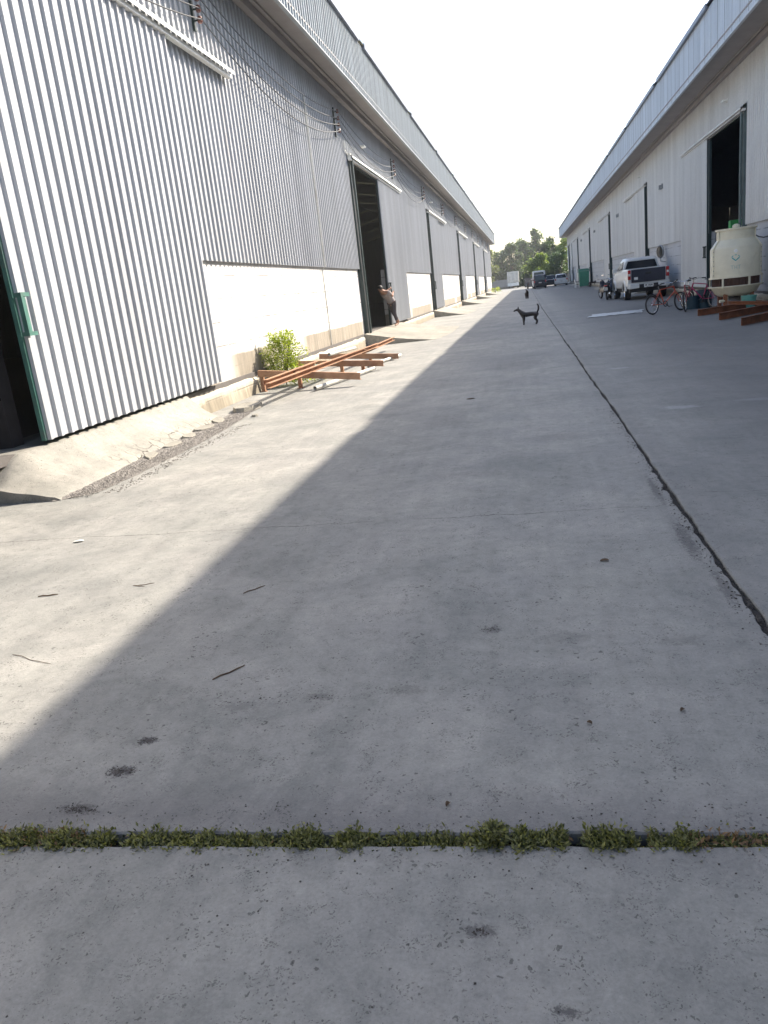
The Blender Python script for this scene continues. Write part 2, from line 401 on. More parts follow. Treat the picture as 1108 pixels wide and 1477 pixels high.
def leaf_mat(name, c0, c1, tr=.35):
    m, t, b = newmat(name)
    oi = nd(t, "ShaderNodeNewGeometry")
    c = ramp(t, oi.outputs['Random Per Island'], [(0.0, c0), (1.0, c1)])
    L(t, c, b.inputs['Base Color']); b.inputs['Roughness'].default_value = .55
    trn = nd(t, "ShaderNodeBsdfTranslucent"); L(t, mixc(t, 1.0, c, (1.5, 1.6, .7), 'MULTIPLY'), trn.inputs[0])
    mx = nd(t, "ShaderNodeMixShader"); mx.inputs[0].default_value = tr
    out = t.nodes["Material Output"]
    L(t, b.outputs[0], mx.inputs[1]); L(t, trn.outputs[0], mx.inputs[2]); L(t, mx.outputs[0], out.inputs[0])
    return m
M['weed'] = leaf_mat('weed_leaf', (.035, .045, .018), (.26, .26, .10))
M['weed_dry'] = leaf_mat('dry_weed_leaf', (.10, .06, .03), (.22, .13, .06), .2)
M['bush'] = leaf_mat('bush_leaf', (.10, .15, .02), (.44, .48, .09), .45)
M['tree_a'] = leaf_mat('tree_leaf_deep', (.04, .07, .03), (.10, .15, .06), .25)
M['tree_b'] = leaf_mat('tree_leaf_mid', (.055, .095, .035), (.14, .20, .07), .3)
M['tree_c'] = leaf_mat('tree_leaf_light', (.11, .16, .04), (.26, .32, .09), .35)
M['tree_d'] = leaf_mat('tree_leaf_dry', (.12, .15, .06), (.26, .28, .13), .3)

def translucent(name, col):
    m, t, b = newmat(name)
    b.inputs['Base Color'].default_value = (*col, 1); b.inputs['Roughness'].default_value = .5
    trn = nd(t, "ShaderNodeBsdfTranslucent"); trn.inputs[0].default_value = (*col, 1)
    mx = nd(t, "ShaderNodeMixShader"); mx.inputs[0].default_value = .6
    L(t, b.outputs[0], mx.inputs[1]); L(t, trn.outputs[0], mx.inputs[2]); L(t, mx.outputs[0], t.nodes["Material Output"].inputs[0])
    return m
M['skylight'] = translucent('translucent_sheet', (.22, .22, .18))

# ------------------------------------------------------------------ ground, yard slabs, joints
g = MB(); g.add([(-200,-160,-.10),(200,-160,-.10),(200,340,-.10),(-200,340,-.10)], [(0,1,2,3)])
tag(g.build('ground', M['dirt']), 'bare earth ground beyond the concrete yard', kind='structure')

def crackx(y): return .915 - .0045*min(y, 40) + .006*math.sin(y*.9)
def jointy(x): return 1.832 + .038*x
def ylist():
    ys = []; y = 2.35
    while y < 185:
        ys.append(y); y += .012 if y < 6 else (.03 if y < 14 else (.12 if y < 40 else 2.0))
    ys.append(185); return ys
def rag(v, amp, sc): return amp*(N((v*sc, 3.7, amp*100)) + .6*N((v*sc*4, 9.1, 2)))
def yard_slab(name, side, label):
    """slab beside the long joint: side -1 left, +1 right"""
    mb = MB(); ys = ylist(); far = -7.0 if side < 0 else 9.5
    rows = []
    for i, y in enumerate(ys):
        hw = .011 + .006*math.exp(-y/6)
        e = crackx(y) + side*(hw + max(-.006, rag(y*1.0 + side*11, .016, 3.0)))
        if side < 0 and 3.1 < y < 6.2: e -= max(0, .035*N((y*6, 4, 1)))
        yy0 = y
        rows.append([(far, y, 0), (crackx(y)+side*.5, y, 0), (e+side*.006, y, 0), (e, y, -.006), (e, y, -.06)])
    # near edge along the weedy joint: dense front row
    vs = [p for r in rows for p in r]; fs = []
    for i in range(len(rows)-1):
        for k in range(4):
            a = i*5+k; fs.append((a, a+1, a+6, a+5))
    mb.add(vs, fs)
    # strip between joint edge and first row
    x0, x1 = (far, crackx(2.35)-.012) if side < 0 else (crackx(2.35)+.012, far)
    xs = []; x = x0
    while x < x1:
        xs.append(x); x += .01 if -2.2 < x < 1.6 else .2
    xs.append(x1)
    vs = []; 
    for x in xs:
        ye = jointy(x) + .026 + rag(x+5, .010, 4)
        vs += [(x, 2.35, 0), (x, ye+.006, 0), (x, ye, -.006), (x, ye, -.07)]
    fs = []
    for i in range(len(xs)-1):
        for k in range(3):
            a = i*4+k; fs.append((a, a+1, a+5, a+4))
    mb.add(vs, fs)
    o = mb.build(name, M['yard'])
    tag(o, label, kind='structure')
yard_slab('yard_paving', -1, 'grey concrete yard slab between the long joint and the left warehouse')
yard_slab('yard_paving', 1, 'grey concrete yard slab on the right warehouse side of the long joint')
mb = MB(); xs = []; x = -7
while x < 9.5:
    xs.append(x); x += .01 if -2.2 < x < 1.6 else .2
vs = []
for x in xs:
    ye = jointy(x) - .026 + rag(x-7, .008, 4)
    vs += [(x, -12, 0), (x, ye-.006, 0), (x, ye, -.006), (x, ye, -.07)]
fs = [(i*4+k, i*4+k+1, i*4+k+5, i*4+k+4) for i in range(len(xs)-1) for k in range(3)]
mb.add(vs, fs)
tag(mb.build('yard_paving', M['yard']), 'concrete yard slab in front of the weedy joint, nearest the viewer', kind='structure')
# soil bed of the joints, lumpy
mb = MB(); vs = []; fs = []
ys = [y for y in ylist() if y < 185]
for y in ys:
    for dx in (-.07, -.02, .015, .06): vs.append((crackx(y)+dx, y, -.016 + .012*N((y*9, dx*30, 0))))
for i in range(len(ys)-1):
    for k in range(3): a = i*4+k; fs.append((a, a+1, a+5, a+4))
mb.add(vs, fs)
vs = []; xs = [-7+i*.02 for i in range(826)]
for x in xs:
    for dy in (-.06, -.015, .02, .06): vs.append((x, jointy(x)+dy, -.042 + .014*N((x*8, dy*30, 5))))
fs = [(i*4+k, i*4+k+1, i*4+k+5, i*4+k+4) for i in range(len(xs)-1) for k in range(3)]
mb.add(vs, fs)
tag(mb.build('joint_soil', M['soil']), 'dark soil packed in the slab joints', kind='structure')

# broken crumbs along the long joint
def stones(mb, pts, smin, smax, flat=.6):
    for (x, y, z) in pts:
        s = random.uniform(smin, smax); a = random.uniform(0, PI)
        vs = []
        for (ax, ay, az_) in ((1,0,0),(0,1,0),(-1,0,0),(0,-1,0),(0,0,1),(0,0,-.5)):
            q = Vector((ax, ay, az_*flat)) * s * random.uniform(.6, 1.2)
            vs.append((x + q.x*math.cos(a)-q.y*math.sin(a), y + q.x*math.sin(a)+q.y*math.cos(a), z + q.z + s*.3))
        mb.add(vs, [(0,1,4),(1,2,4),(2,3,4),(3,0,4),(1,0,5),(2,1,5),(3,2,5),(0,3,5)])
mb = MB(); pts = []
for i in range(2600):
    y = 1.9 + 16*random.random()**1.8; pts.append((crackx(y)+random.gauss(0, .013), y, -.012))
for i in range(500):
    y = 1.9 + 7*random.random(); pts.append((crackx(y)-abs(random.gauss(.03, .035)), y, 0))
stones(mb, pts, .002, .008)
M['crumb'] = simple('dark_crumbs', (.065, .058, .052), .95, var=.6, scale=50)
tag(mb.build('joint_rubble', M['crumb'], fix=False), 'dark crumbled concrete and grit filling the long yard joint', 'rubble', kind='stuff')
mb = MB(); pts = []
for i in range(900):
    x = random.uniform(-3.2, 3.0); y = 1.1 + 9*random.random()**1.6; pts.append((x, y, 0))
for i in range(350):
    x = random.uniform(-1.9, 1.6); pts.append((x, jointy(x)+random.choice((1, 1, -1))*random.uniform(.04, .17), 0))
for (px, py, rx, ry, n_) in ((-1.485, 2.31, .040, .022, 150), (-1.49, 2.12, .050, .026, 220), (-1.53, 1.915, .06, .022, 160), (-.24, 3.2, .045, .03, 60), (-.9, 2.62, .05, .02, 40), (.0, 2.75, .12, .02, 30), (-1.2, 2.6, .15, .05, 40), (-.2, 1.5, .03, .012, 30)):
    for i in range(n_): pts.append((random.gauss(px, rx*.5), random.gauss(py, ry*.5), -.001))
stones(mb, pts, .0012, .0045)
tag(mb.build('scattered_grit', M['crumb'], fix=False), 'small dark grit and specks scattered over the near concrete', 'grit', kind='stuff')

# weeds in the near joint
def leafquad(mb, p, d, up, l, wd):
    d = Vector(d).normalized(); r = d.cross(Vector(up)).normalized()*wd; p = Vector(p)
    u = r.cross(d).normalized()
    mb.add([p, p+d*l*.45+r+u*l*.05, p+d*l, p+d*l*.45-r+u*l*.05], [(0,1,2,3)])
def weeds(mb, n, xr, dens):
    k = 0
    while k < n:
        x = random.uniform(*xr)
        q = dens(x)
        if random.random() > q: continue
        k += 1
        y = jointy(x) + random.gauss(-.004, .022)
        h = random.uniform(.0, .036)*(.45+.55*q)
        a = random.uniform(0, 2*PI); e = random.uniform(.1, 1.1)
        d = (math.cos(a)*math.cos(e), math.sin(a)*math.cos(e)*.8, math.sin(e))
        leafquad(mb, (x, y, -.025+h), d, (random.gauss(0,.4), random.gauss(0,.4), 1), random.uniform(.009, .024), random.uniform(.002, .0052))
def dens(x):
    d = .50 + .8*N((x*3.1, 1.3, 0)) + .9*N((x*13, 5, 0))
    for g0, g1 in ((-1.335, -1.285), (.02-.0, .075), (.21, .245), (-.16, -.12)):
        if g0 < x < g1: d = .02
    return max(.02, min(1, d))
mb = MB(); weeds(mb, 30000, (-2.3, 1.7), dens)
tag(mb.build('joint_weeds', M['weed'], fix=False), 'low olive green weeds filling the slab joint across the foreground', 'weeds', kind='stuff')
mb = MB(); weeds(mb, 1200, (-2.3, 1.7), lambda x: 1 if (x < -1.42 or .35 < x < .6) else .15)
tag(mb.build('dry_weeds', M['weed_dry'], fix=False), 'reddish dried weed leaves mixed into the foreground joint', 'weeds', kind='stuff')

def plant(name, label, cat, loc, n, r, h, lsz, mat, group=None, stems=7, smat='twig', flat=1.0, tight=False):
    t = thing(name, label, cat, loc, 0, group)
    s = MB(); f = MB()
    for k in range(stems):
        a = random.uniform(0, 2*PI); rr = random.uniform(.1, .8)*r
        p1 = Vector((math.cos(a)*rr, math.sin(a)*rr*flat, h*random.uniform(.65, .95)))
        s.tube([(0,0,0), p1*.5 + Vector((0,0,h*.08)), p1], [lsz*.12, lsz*.09, lsz*.04], 5)
    for k in range(n):
        a = random.uniform(0, 2*PI); u = random.random()
        z = h*(.05+.95*random.random())
        rr = r*math.sqrt(random.random())*(1-.55*max(0, z/h-.45)) * (1 + .75*N((math.cos(a)*2, math.sin(a)*2, z/h*4)))
        z *= 1 + .25*N((math.cos(a)*2.5, math.sin(a)*2.5+7, 0))
        p = (math.cos(a)*rr, math.sin(a)*rr*flat, z)
        d = (math.cos(a)+random.gauss(0,.6), math.sin(a)+random.gauss(0,.6), random.uniform(-.2, 1))
        leafquad(f, p, d, (random.gauss(0,.5), random.gauss(0,.5), 1), lsz*random.uniform(.6, 1.3), lsz*.28)
    s.build('stem', M[smat], t); f.build('foliage', M[mat], t, fix=False)
    return t
plant('weed_tuft', 'taller leafy weed tuft sticking up at the middle of the foreground joint', 'weed', (-.175, jointy(-.17)+.005, -.03), 700, .045, .062, .016, 'weed', stems=6)
plant('weed_tuft', 'weed tuft at the right end of the foreground joint', 'weed', (.47, jointy(.47)+.01, -.03), 500, .09, .024, .016, 'weed', stems=6)
plant('wall_bush', 'bright green leafy bush growing against the left white wall behind the rusty frame', 'bush', (-4.76, 14.75, 0), 5600, .37, 1.0, .05, 'bush', stems=12, flat=.8)
plant('ground_weed', 'small yellow green weed under the rusty beams beside the wall bush', 'weed', (-4.35, 14.9, 0), 260, .35, .16, .05, 'bush', stems=4)
plant('corner_weed', 'small weed clump at the foot of the left warehouse far corner', 'weed', (-4.55, 121.0, 0), 300, .9, .7, .18, 'bush', stems=6)

# ------------------------------------------------------------------ sheds
def rib(mb, y0, y1, z0, z1, xb, out, pitch=.2, depth=.033, crest=.042, slope=.014, skip=None, zb=None):
    """trapezoidal sheet in the plane x=xb, ribs standing out by `depth` along out (+1/-1)"""
    y = y0; prof = []
    while y < y1 - 1e-6:
        for dy, d in ((0, 0), (slope, depth), (slope+crest, depth), (2*slope+crest, 0)):
            yy = min(y+dy, y1); prof.append((yy, d))
        y += pitch
    prof.append((y1, 0))
    vs = []
    for (yy, d) in prof: vs += [(xb+out*d, yy, z0), (xb+out*d, yy, z1)]
    fs = [(2*i, 2*i+2, 2*i+3, 2*i+1) for i in range(len(prof)-1) if prof[i+1][0] - prof[i][0] > 1e-6 or prof[i+1][1] != prof[i][1]]
    mb.add(vs, fs)

def lamp_unit(parent, x, y, z, out):
    b = MB(); b.box((x+out*.10, y, z), (.16, .30, .05)); b.beam((x, y, z+.06), (x+out*.10, y, z+.02), .03, .03)
    return b.build('wall_lamp', M['white_steel'], parent)

def handle_mesh(x, y, z0, z1, out):
    b = MB()
    b.bb(x, x+out*.015, y, y+.06, z0, z1)
    for z in (z0+.02, z1-.02): b.bb(x, x+out*.11, y-.11, y, z-.02, z+.02)
    b.bb(x+out*.06, x+out*.11, y-.14, y-.11, z0, z1)
    return b

def warehouse(name, label, xw, out, y0, y1, doors, mats, zc, ztop_door, xf, yf1, is_left):
    """xw wall plane (cladding valley); out = direction towards the street (+1/-1)"""
    t = thing(name, label, 'warehouse', (xw, y0, 0))
    par = t
    def B(mb, nm, m, p=None, **k):
        o = mb.build(nm, M[m], p or par, **k)
        if p is None: o.matrix_parent_inverse = Matrix.Translation((-xw, -y0, 0))
        return o
    def BE(mb, nm, m, **k):
        for o in mb.build_each(nm, M[m], par, **k): o.matrix_parent_inverse = Matrix.Translation((-xw, -y0, 0))
    inn = -out
    zt = 7.25
    jw = 4.75   # door opening width
    # upper cladding: segments between the openings, lintel above doors
    mb = MB(); cur = y0
    for d in doors:
        rib(mb, cur, d['y'], zc, zt, xw, out)
        rib(mb, d['y'], d['y']+jw, ztop_door, zt, xw, out)
        cur = d['y']+jw
    rib(mb, cur, y1, zc, zt, xw, out)
    BE(mb, 'wall_cladding', mats[0])
    # lower block wall
    mb = MB(); cur = y0; th = .16
    for d in doors + [dict(y=y1)]:
        if d['y'] > cur: mb.bb(xw-out*.05, xw-out*(.05+th), cur, d['y'], .0, zc+.05)
        cur = d['y']+jw
    # a flat pier stands slightly proud beside each opening
    BE(mb, 'block_wall', mats[1])
    mb = MB(); cur = y0
    for d in doors + [dict(y=y1)]:
        if d['y'] > cur:
            n = max(2, int((d['y']-cur)/.12)); vs = []
            for i in range(n+1):
                yy = cur + (d['y']-cur)*i/n
                h = .30 + .03*N((yy*2.2, 0, 0)); o_ = .03+.02*N((yy*3, 7, 0))
                vs += [(xw-out*.04, yy, h+.02), (xw+out*(o_*.5), yy, h), (xw+out*(o_+.02), yy, h-.05), (xw+out*(o_+.05+.02*N((yy*5, 1, 3))), yy, -.03)]
            mb.add(vs, [(i*4+k, i*4+k+1, i*4+k+5, i*4+k+4) for i in range(n) for k in range(3)])
        cur = d['y']+jw
    BE(mb, 'plinth', 'plinth')
    # sill flashing where cladding meets block
    # soffit, fascia, roof
    zf0, zf1 = 7.03, 8.42
    mb = MB(); mb.bb(xw-out*.05, xf-out*.012, y0, yf1-.02, zt-.04, zt); B(mb, 'soffit', 'soffit')
    mb = MB(); mb.bb(xw+out*.05, xw+out*.19, y0, yf1-.05, zt-.20, zt-.045); mb.bb(xw+out*.27, xw+out*.31, y0, yf1-.05, zt-.09, zt-.045); BE(mb, 'soffit_batten', 'soffit')
    mb = MB(); rib(mb, y0, yf1, zf0, zf1, xf-out*.035, out, .2, .034 if is_left else .014, .05)
    # end return of the fascia facing down the street
    mb.bb(xf-out*.02, xw-out*.2, yf1, yf1+.02, zf0, zf1)
    B(mb, 'fascia', mats[2])
    mb = MB(); mb.bb(xf-out*.06, xf+out*.02, y0, yf1+.01, zf0-.035, zf0-.004); B(mb, 'fascia_edge_trim', mats[2])
    wid = 24.0; rise = 2.6
    segs = []; gaps = [4.8 + 9.75*k for k in range(-1, 14)] if is_left else [26.3+9.6*k for k in range(-3, 12)]
    cur = y0
    mbr = MB(); mbs = MB(); mbt = MB()
    def roofq(m_, a, b_, dz=0, lift=0):
        xe = xf+out*.05
        for (xa, za, xb_, zb_) in ((xe, zf1+.05+dz, xw+inn*wid/2, zf1+rise+dz), (xw+inn*wid/2, zf1+rise+dz, xw+inn*wid, zf1+dz)):
            m_.add([(xa, a, za), (xb_, a, zb_), (xb_, b_, zb_), (xa, b_, za), (xa, a, za+.03), (xb_, a, zb_+.03), (xb_, b_, zb_+.03), (xa, b_, za+.03)],
                   [(0,1,2,3), (4,7,6,5), (0,3,7,4), (0,4,5,1), (3,2,6,7)])
    for gp in gaps + [yf1+10]:
        e = min(gp-.38, yf1)
        if e > cur and cur < yf1:
            roofq(mbr, cur, e)
            mbt.bb(xf+out*.004, xf+out*.075, cur, e, zf1-.03, zf1+.105)
        if y0 < gp < yf1: roofq(mbs if is_left else mbr, gp-.38, gp+.38, .0)
        cur = max(cur, gp+.38)
    B(mbr, 'roof', 'roof')
    if is_left: BE(mbs, 'skylight_sheet', 'skylight')
    BE(mbt, 'roof_edge', 'trim')
    # inside shell
    mb = MB(); xi = xw+inn*wid
    mb.bb(xi, xi+inn*.1, y0, y1, 0, zf1)
    mb.bb(xw+inn*.25, xi, y0-.1, y0, 0, zf1); mb.bb(xw+inn*.02, xi, y1, y1+.1, 0, zt)
    for yy in (y1+.05, y0-.05):
        mb.prism([(xf-out*.05, zt-.0), (xi, zt-.0), (xi, zf1+.01), (xw+inn*wid/2, zf1+rise+.01), (xf-out*.05, zf1+.01)], yy-.04, yy+.04, 'y')
    B(mb, 'end_wall', mats[0])
    mb = MB()
    for yy in [y0+2+9.75*k for k in range(int((y1-y0)/9.75))]:
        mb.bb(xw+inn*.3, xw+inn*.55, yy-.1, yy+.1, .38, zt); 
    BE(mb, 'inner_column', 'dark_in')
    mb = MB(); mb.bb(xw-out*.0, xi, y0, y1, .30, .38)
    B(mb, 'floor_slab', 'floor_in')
    # gable corner trim at far end
    mb = MB(); mb.bb(xw-out*.05, xw+out*.06, y1-.1, y1+.12, zc, zt-.21); B(mb, 'corner_trim', mats[0])
    # doors
    for d in doors:
        yj = d['y']; yo = d['leaf']; zb = d.get('zb', .43); xl = xw+out*.09
        dr = MB(); rib(dr, yo, yo+4.85, zb, ztop_door+.02, xl, out)
        door = B(dr, 'sliding_door', mats[0])
        inv = Matrix.Translation((-xw, -y0, 0))
        def BB(mb_, nm, m):
            o = mb_.build(nm, M[m], door); return o
        fr = MB()
        e0, e1 = xl-out*.055, xl-out*.004
        fr.bb(e0, e1, yo-.03, yo+.05, zb, ztop_door); fr.bb(e0, e1, yo+4.80, yo+4.87, zb, ztop_door)
        for z in (zb+.04, zb+2.6, ztop_door-.05): fr.bb(e0, e1, yo+.05, yo+4.80, z-.03, z+.03)
        BB(fr, 'door_frame', 'green' if is_left and yj < 10 else 'green_dk')
        BB(handle_mesh(xl+out*.035, yo+.03, 1.50, 1.92, out), 'door_handle', 'green' if is_left and yo < 20 else 'green_dk')
        # track with weather hood
        r = MB(); a, b_ = yj-.3, yj+9.4
        zr = ztop_door+.04
        r.add([(xw+out*.035, a, zr+.20), (xw+out*.22, a, zr+.08), (xw+out*.22, a, zr+.02), (xw+out*.215, a, zr+.02), (xw+out*.215, a, zr+.075), (xw+out*.035, a, zr+.19)] +
              [(xw+out*.035, b_, zr+.20), (xw+out*.22, b_, zr+.08), (xw+out*.22, b_, zr+.02), (xw+out*.215, b_, zr+.02), (xw+out*.215, b_, zr+.075), (xw+out*.035, b_, zr+.19)],
              [(k, (k+1) % 6, (k+1) % 6+6, k+6) for k in range(6)] + [(0,1,2,3,4,5), (11,10,9,8,7,6)])
        r.bb(xw+out*.07, xw+out*.16, a, b_, zr-.03, zr+.03)
        rail = B(r, 'door_track', 'white_steel' if is_left else mats[0])
        for k in range(8):
            pass
        # jamb post, green
        j = MB(); j.bb(xw-out*.06, xw+out*.07, yj-.16, yj-.02, .36, ztop_door+.22)
        j.bb(xw+out*.10, xw+out*.16, yj-.10, yj-.02, .38, ztop_door+.10)
        j.bb(xw-out*.05, xw+out*.04, yj-.01, yj+.05, .38, ztop_door-.04)
        B(j, 'door_jamb', 'green_grey' if (not is_left and 20 < yj < 30) else 'green_dk')
        j = MB(); j.bb(xw-out*.06, xw+out*.03, yj+jw-.02, yj+jw+.08, .38, ztop_door-.04); j.bb(xw-out*.06, xw+out*.03, yj, yj+jw, ztop_door-.02, ztop_door+.0)
        BE(j, 'opening_trim', 'green_dk')
        if d.get('lamp'):
            o = lamp_unit(None, xw, yj+2.2, ztop_door+.75, out); o.parent = par; o.matrix_parent_inverse = inv
    return t

DL = [5.3, 24.95, 44.4, 64.0, 83.5, 103.2]
doorsL = [dict(y=-14.5, leaf=-14.5)] + [dict(y=DL[0], leaf=7.21)] + [dict(y=DL[1], leaf=29.3, lamp=1)] + [dict(y=y, leaf=y-.02, lamp=1) for y in DL[2:]]
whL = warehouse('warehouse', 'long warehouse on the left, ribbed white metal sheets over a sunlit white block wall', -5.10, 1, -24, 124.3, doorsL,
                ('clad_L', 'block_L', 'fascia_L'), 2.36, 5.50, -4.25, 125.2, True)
DR = [7.6, 27.3, 47.3, 66.8, 86.6, 105.6]
doorsR = [dict(y=-12, leaf=-12), dict(y=7.6, leaf=7.6), dict(y=27.3, leaf=32.1, lamp=1)] + [dict(y=y, leaf=y-.02, lamp=1) for y in DR[2:]] + [dict(y=124.6, leaf=119.0)]
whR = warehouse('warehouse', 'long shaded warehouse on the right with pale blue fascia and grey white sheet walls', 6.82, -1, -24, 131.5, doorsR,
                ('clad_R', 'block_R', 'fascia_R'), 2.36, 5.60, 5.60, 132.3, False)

# cable brackets and cables on the left wall
inv = Matrix.Translation((5.10, 24, 0))
BY = [13.5, 23.4, 33.2, 42.9, 52.7, 62.5, 72.2, 81.9, 91.6, 101.4, 111.2, 121]
BY = [3.7] + BY
BZ = [6.60, 6.42, 6.26, 6.10]
for i, y in enumerate(BY):
    b = MB(); b.bb(-5.06, -5.02, y-.03, y+.03, 5.95, 6.72)
    for z in BZ: b.bb(-5.06, -4.93, y-.012, y+.012, z-.012, z+.012)
    o = b.build('cable_bracket', M['green_dk'], whL); o.matrix_parent_inverse = inv
    ins = MB()
    for z in BZ: ins.lathe([(0, -.05), (.03, -.05), (.045, -.02), (.03, 0), (.045, .02), (.03, .05), (0, .05)], (-4.93, y, z), 10)
    ins.build_each('insulator', M['insul'], o, smooth=True)
names = ['topmost black cable sagging between the brackets on the left warehouse wall', 'second cable from the top strung along the left warehouse wall',
         'third cable from the top strung along the left warehouse wall', 'lowest of the four cables sagging along the left warehouse wall']
sags = [.34, .40, .46, .52]
for c_ in range(4):
    pts = []
    for i in range(len(BY)-1):
        n = 14
        sg = sags[c_]*(1 + .25*N((i*3.3, c_, 0)))
        for k in range(n):
            u = k/n; y = BY[i]*(1-u)+BY[i+1]*u
            pts.append((-4.90, y, BZ[c_] - sg*4*u*(1-u)))
    pts.append((-4.90, BY[-1], BZ[c_]))
    b = MB(); b.tube(pts, .011, 5)
    tag(b.build('power_cable', M['wire'], smooth=True), names[c_], 'cable', 'cables along the left wall')
# conduit down the wall near the open door, eave drop wire
b = MB(); b.tube([(-5.04, 20.2, 6.4), (-5.04, 20.2, 2.36), (-5.12, 20.2, 2.3), (-5.12, 20.2, .35)], .016, 6)
o = b.build('wall_conduit', M['pipe'], whL); o.matrix_parent_inverse = inv
for y in (24.3,):
    b = MB(); b.tube([(-5.0, y, 6.0), (-5.02, y, 5.75), (-5.02, y+.5, 5.6)], .014, 6); b.box((-5.0, y+.45, 5.62), (.1, .12, .14))
    o = b.build('wall_lamp', M['white_steel'], whL); o.matrix_parent_inverse = inv

# small fittings on right wall
invR = Matrix.Translation((-6.82, 24, 0))
for (y, z) in ((42.3, 5.05), (61.0, 5.1), (80.5, 5.1), (99.0, 5.1)):
    b = MB(); b.box((6.70, y, z), (.14, .24, .20)); b.beam((6.80, y-.25, z+.03), (6.72, y-.25, z+.03), .10, .22)
    o = b.build('junction_box', M['steel'], whR); o.matrix_parent_inverse = invR
b = MB(); b.lathe([(0, 0), (.20, 0), (.235, .03), (.235, .09), (.20, .12), (0, .12)], (0, 0, 0), 24, 'x')
tm = thing('wall_mirror', 'oval dark fitting with a pale rim on the right block wall beside the white pickup', 'wall fitting', (6.55, 41.7, 2.05))
o = b.build('rim', M['steel'], tm, smooth=True); o.scale = (1, 1.0, 1.35); o.rotation_euler = (0, 0, math.radians(35))
b = MB(); b.lathe([(0, 0), (.20, -.004)], (-.006, 0, 0), 24, 'x'); o = b.build('face', M['glass'], tm); o.scale = (1, 1, 1.35); o.rotation_euler = (0, 0, math.radians(35))
b = MB(); b.tube([(.05, 0, -.2), (.05, 0, -.45), (.28, 0, -.5)], .02, 8); b.build('bracket', M['steel'], tm)

# ------------------------------------------------------------------ ramps
def ramp_mesh(xw, out, ya, yb, reach, hgt, seed, soft=False, broken=0.0, near=1.0, flat=0.0):
    nx, ny = 26, 60; vs = []; fs = []
    def edge(y):
        u = (y-ya)/(yb-ya)
        e = reach*(1 - .10*abs(2*u-1)**3) + broken*N((y*1.6, seed, 0)) + broken*.5*N((y*6, seed, 3))
        if flat: e = flat + .68 - .20*(y-6.3)/4.4 + broken*N((y*1.6, seed, 0)) + broken*.5*N((y*6, seed, 3))
        if soft: e *= min(1, .55 + 3.2*min(u, 1-u)) if u > .5 else 1
        return e
    for j in range(ny+1):
        y = ya + (yb-ya)*j/ny
        for i in range(nx+1):
            u = i/nx; e = edge(y); x = xw + out*(e*u)
            s = min(1, (1-u)*e/max(.2, e-flat)); h = hgt*(.45*s*s + .55*s)
            k = min(1, (y-ya)/.55); h *= near + (1-near)*k*k*(3-2*k)
            if soft: k2 = min(1, (yb-y)/.9); h *= .25+.75*k2
            if broken: h += .028*(1 - s)**.3 * (1 if u < 1 else 0)
            h += .008*N((x*2.3, y*2.3, seed))
            jy = y + (.02*N((x*5, seed, y)) if 0 < j < ny else .03*N((x*4, seed, 0)))
            vs.append((x, jy, max(h, .004)))
    W_ = nx+1
    for j in range(ny):
        for i in range(nx): a = j*W_+i; fs.append((a, a+1, a+1+W_, a+W_))
    # skirts
    def skirt(idx):
        o = len(vs)
        for q in idx: vs.append((vs[q][0]+out*.006, vs[q][1], -.03))
        for k in range(len(idx)-1): fs.append((idx[k], idx[k+1], o+k+1, o+k))
    skirt([i for i in range(W_)]); skirt([j*W_+nx for j in range(ny+1)]); skirt([ny*W_+i for i in range(W_)])
    mb = MB(); mb.add(vs, fs); return mb
rl = [(5.0+1.25, 10.75, 1.02, .385, 'cracked concrete door ramp nearest the viewer, broken along its outer edge', .045, .35),
      (24.35, 32.6, 2.45, .385, 'concrete ramp in front of the half open door where the person stands', .0, 1),
      (43.7, 50.8, 2.0, .385, 'third concrete door ramp along the left warehouse', .0, 1), (63.2, 70.5, 1.9, .385, 'fourth concrete door ramp along the left warehouse', 0, 1),
      (82.6, 90, 1.9, .385, 'fifth concrete door ramp along the left warehouse', 0, 1), (102.3, 109.5, 1.9, .385, 'farthest concrete door ramp along the left warehouse', 0, 1)]
for k, (a, b_, rc, h, lab, brk, nr) in enumerate(rl):
    o = ramp_mesh(-5.06 - (.7 if k == 0 else 0), 1, a, b_, rc + (.7 if k == 0 else 0), h, k*3.1, k > 0, brk, nr, .72 if k == 0 else 0).build('door_ramp', M['ramp0' if k == 0 else 'ramp'], smooth=True)
    tag(o, lab, 'ramp', 'door ramps along the left warehouse')
for a, b_, lab in ((46.6, 53, 'low concrete door ramp by the right warehouse behind the pickup'), (66, 72.5, 'second low concrete door ramp by the right warehouse'), (104, 112, 'low concrete door ramp beyond the green bin'),
                   (123, 131, 'farthest low concrete door ramp at the end of the right warehouse')):
    tag(ramp_mesh(6.78, -1, a, b_, 1.1, .36, a, True).build('door_ramp', M['ramp'], smooth=True), lab, 'ramp', 'door ramps along the right warehouse')
# low mound of patched concrete between ramps on the left
# gravel strip and broken concrete pieces at ramp 0
mb = MB(); vs = []; fs = []; n = 120
for i in range(n+1):
    y = 6.2 + 5.4*i/n; u = i/n
    xin = -4.42 - .16*u; xo = -4.11 + .12*math.sin(u*PI*.9) - .20*u*u + .03*N((y*3, 0, 0))
    if u < .05: xo = xin + (xo-xin)*u/.05
    for k in range(5):
        q = k/4; x = xin+(xo-xin)*q
        vs.append((x, y, .012*math.sin(PI*min(1, q+.3))*(.7+.8*N((x*20, y*20, 0))) + .004))
for i in range(n):
    for k in range(4): a = i*5+k; fs.append((a, a+1, a+6, a+5))
mb.add(vs, fs)
pts = []
for i in range(4200):
    u = random.random(); y = 6.3 + 5.2*u; x = random.uniform(-4.36-.16*u, -4.10 + .12*math.sin(u*PI*.9)-.20*u*u); pts.append((x, y, .010))
for i in range(500): pts.append((random.gauss(-3.92, .05), random.uniform(6.4, 10), 0))
stones(mb, pts, .004, .013)
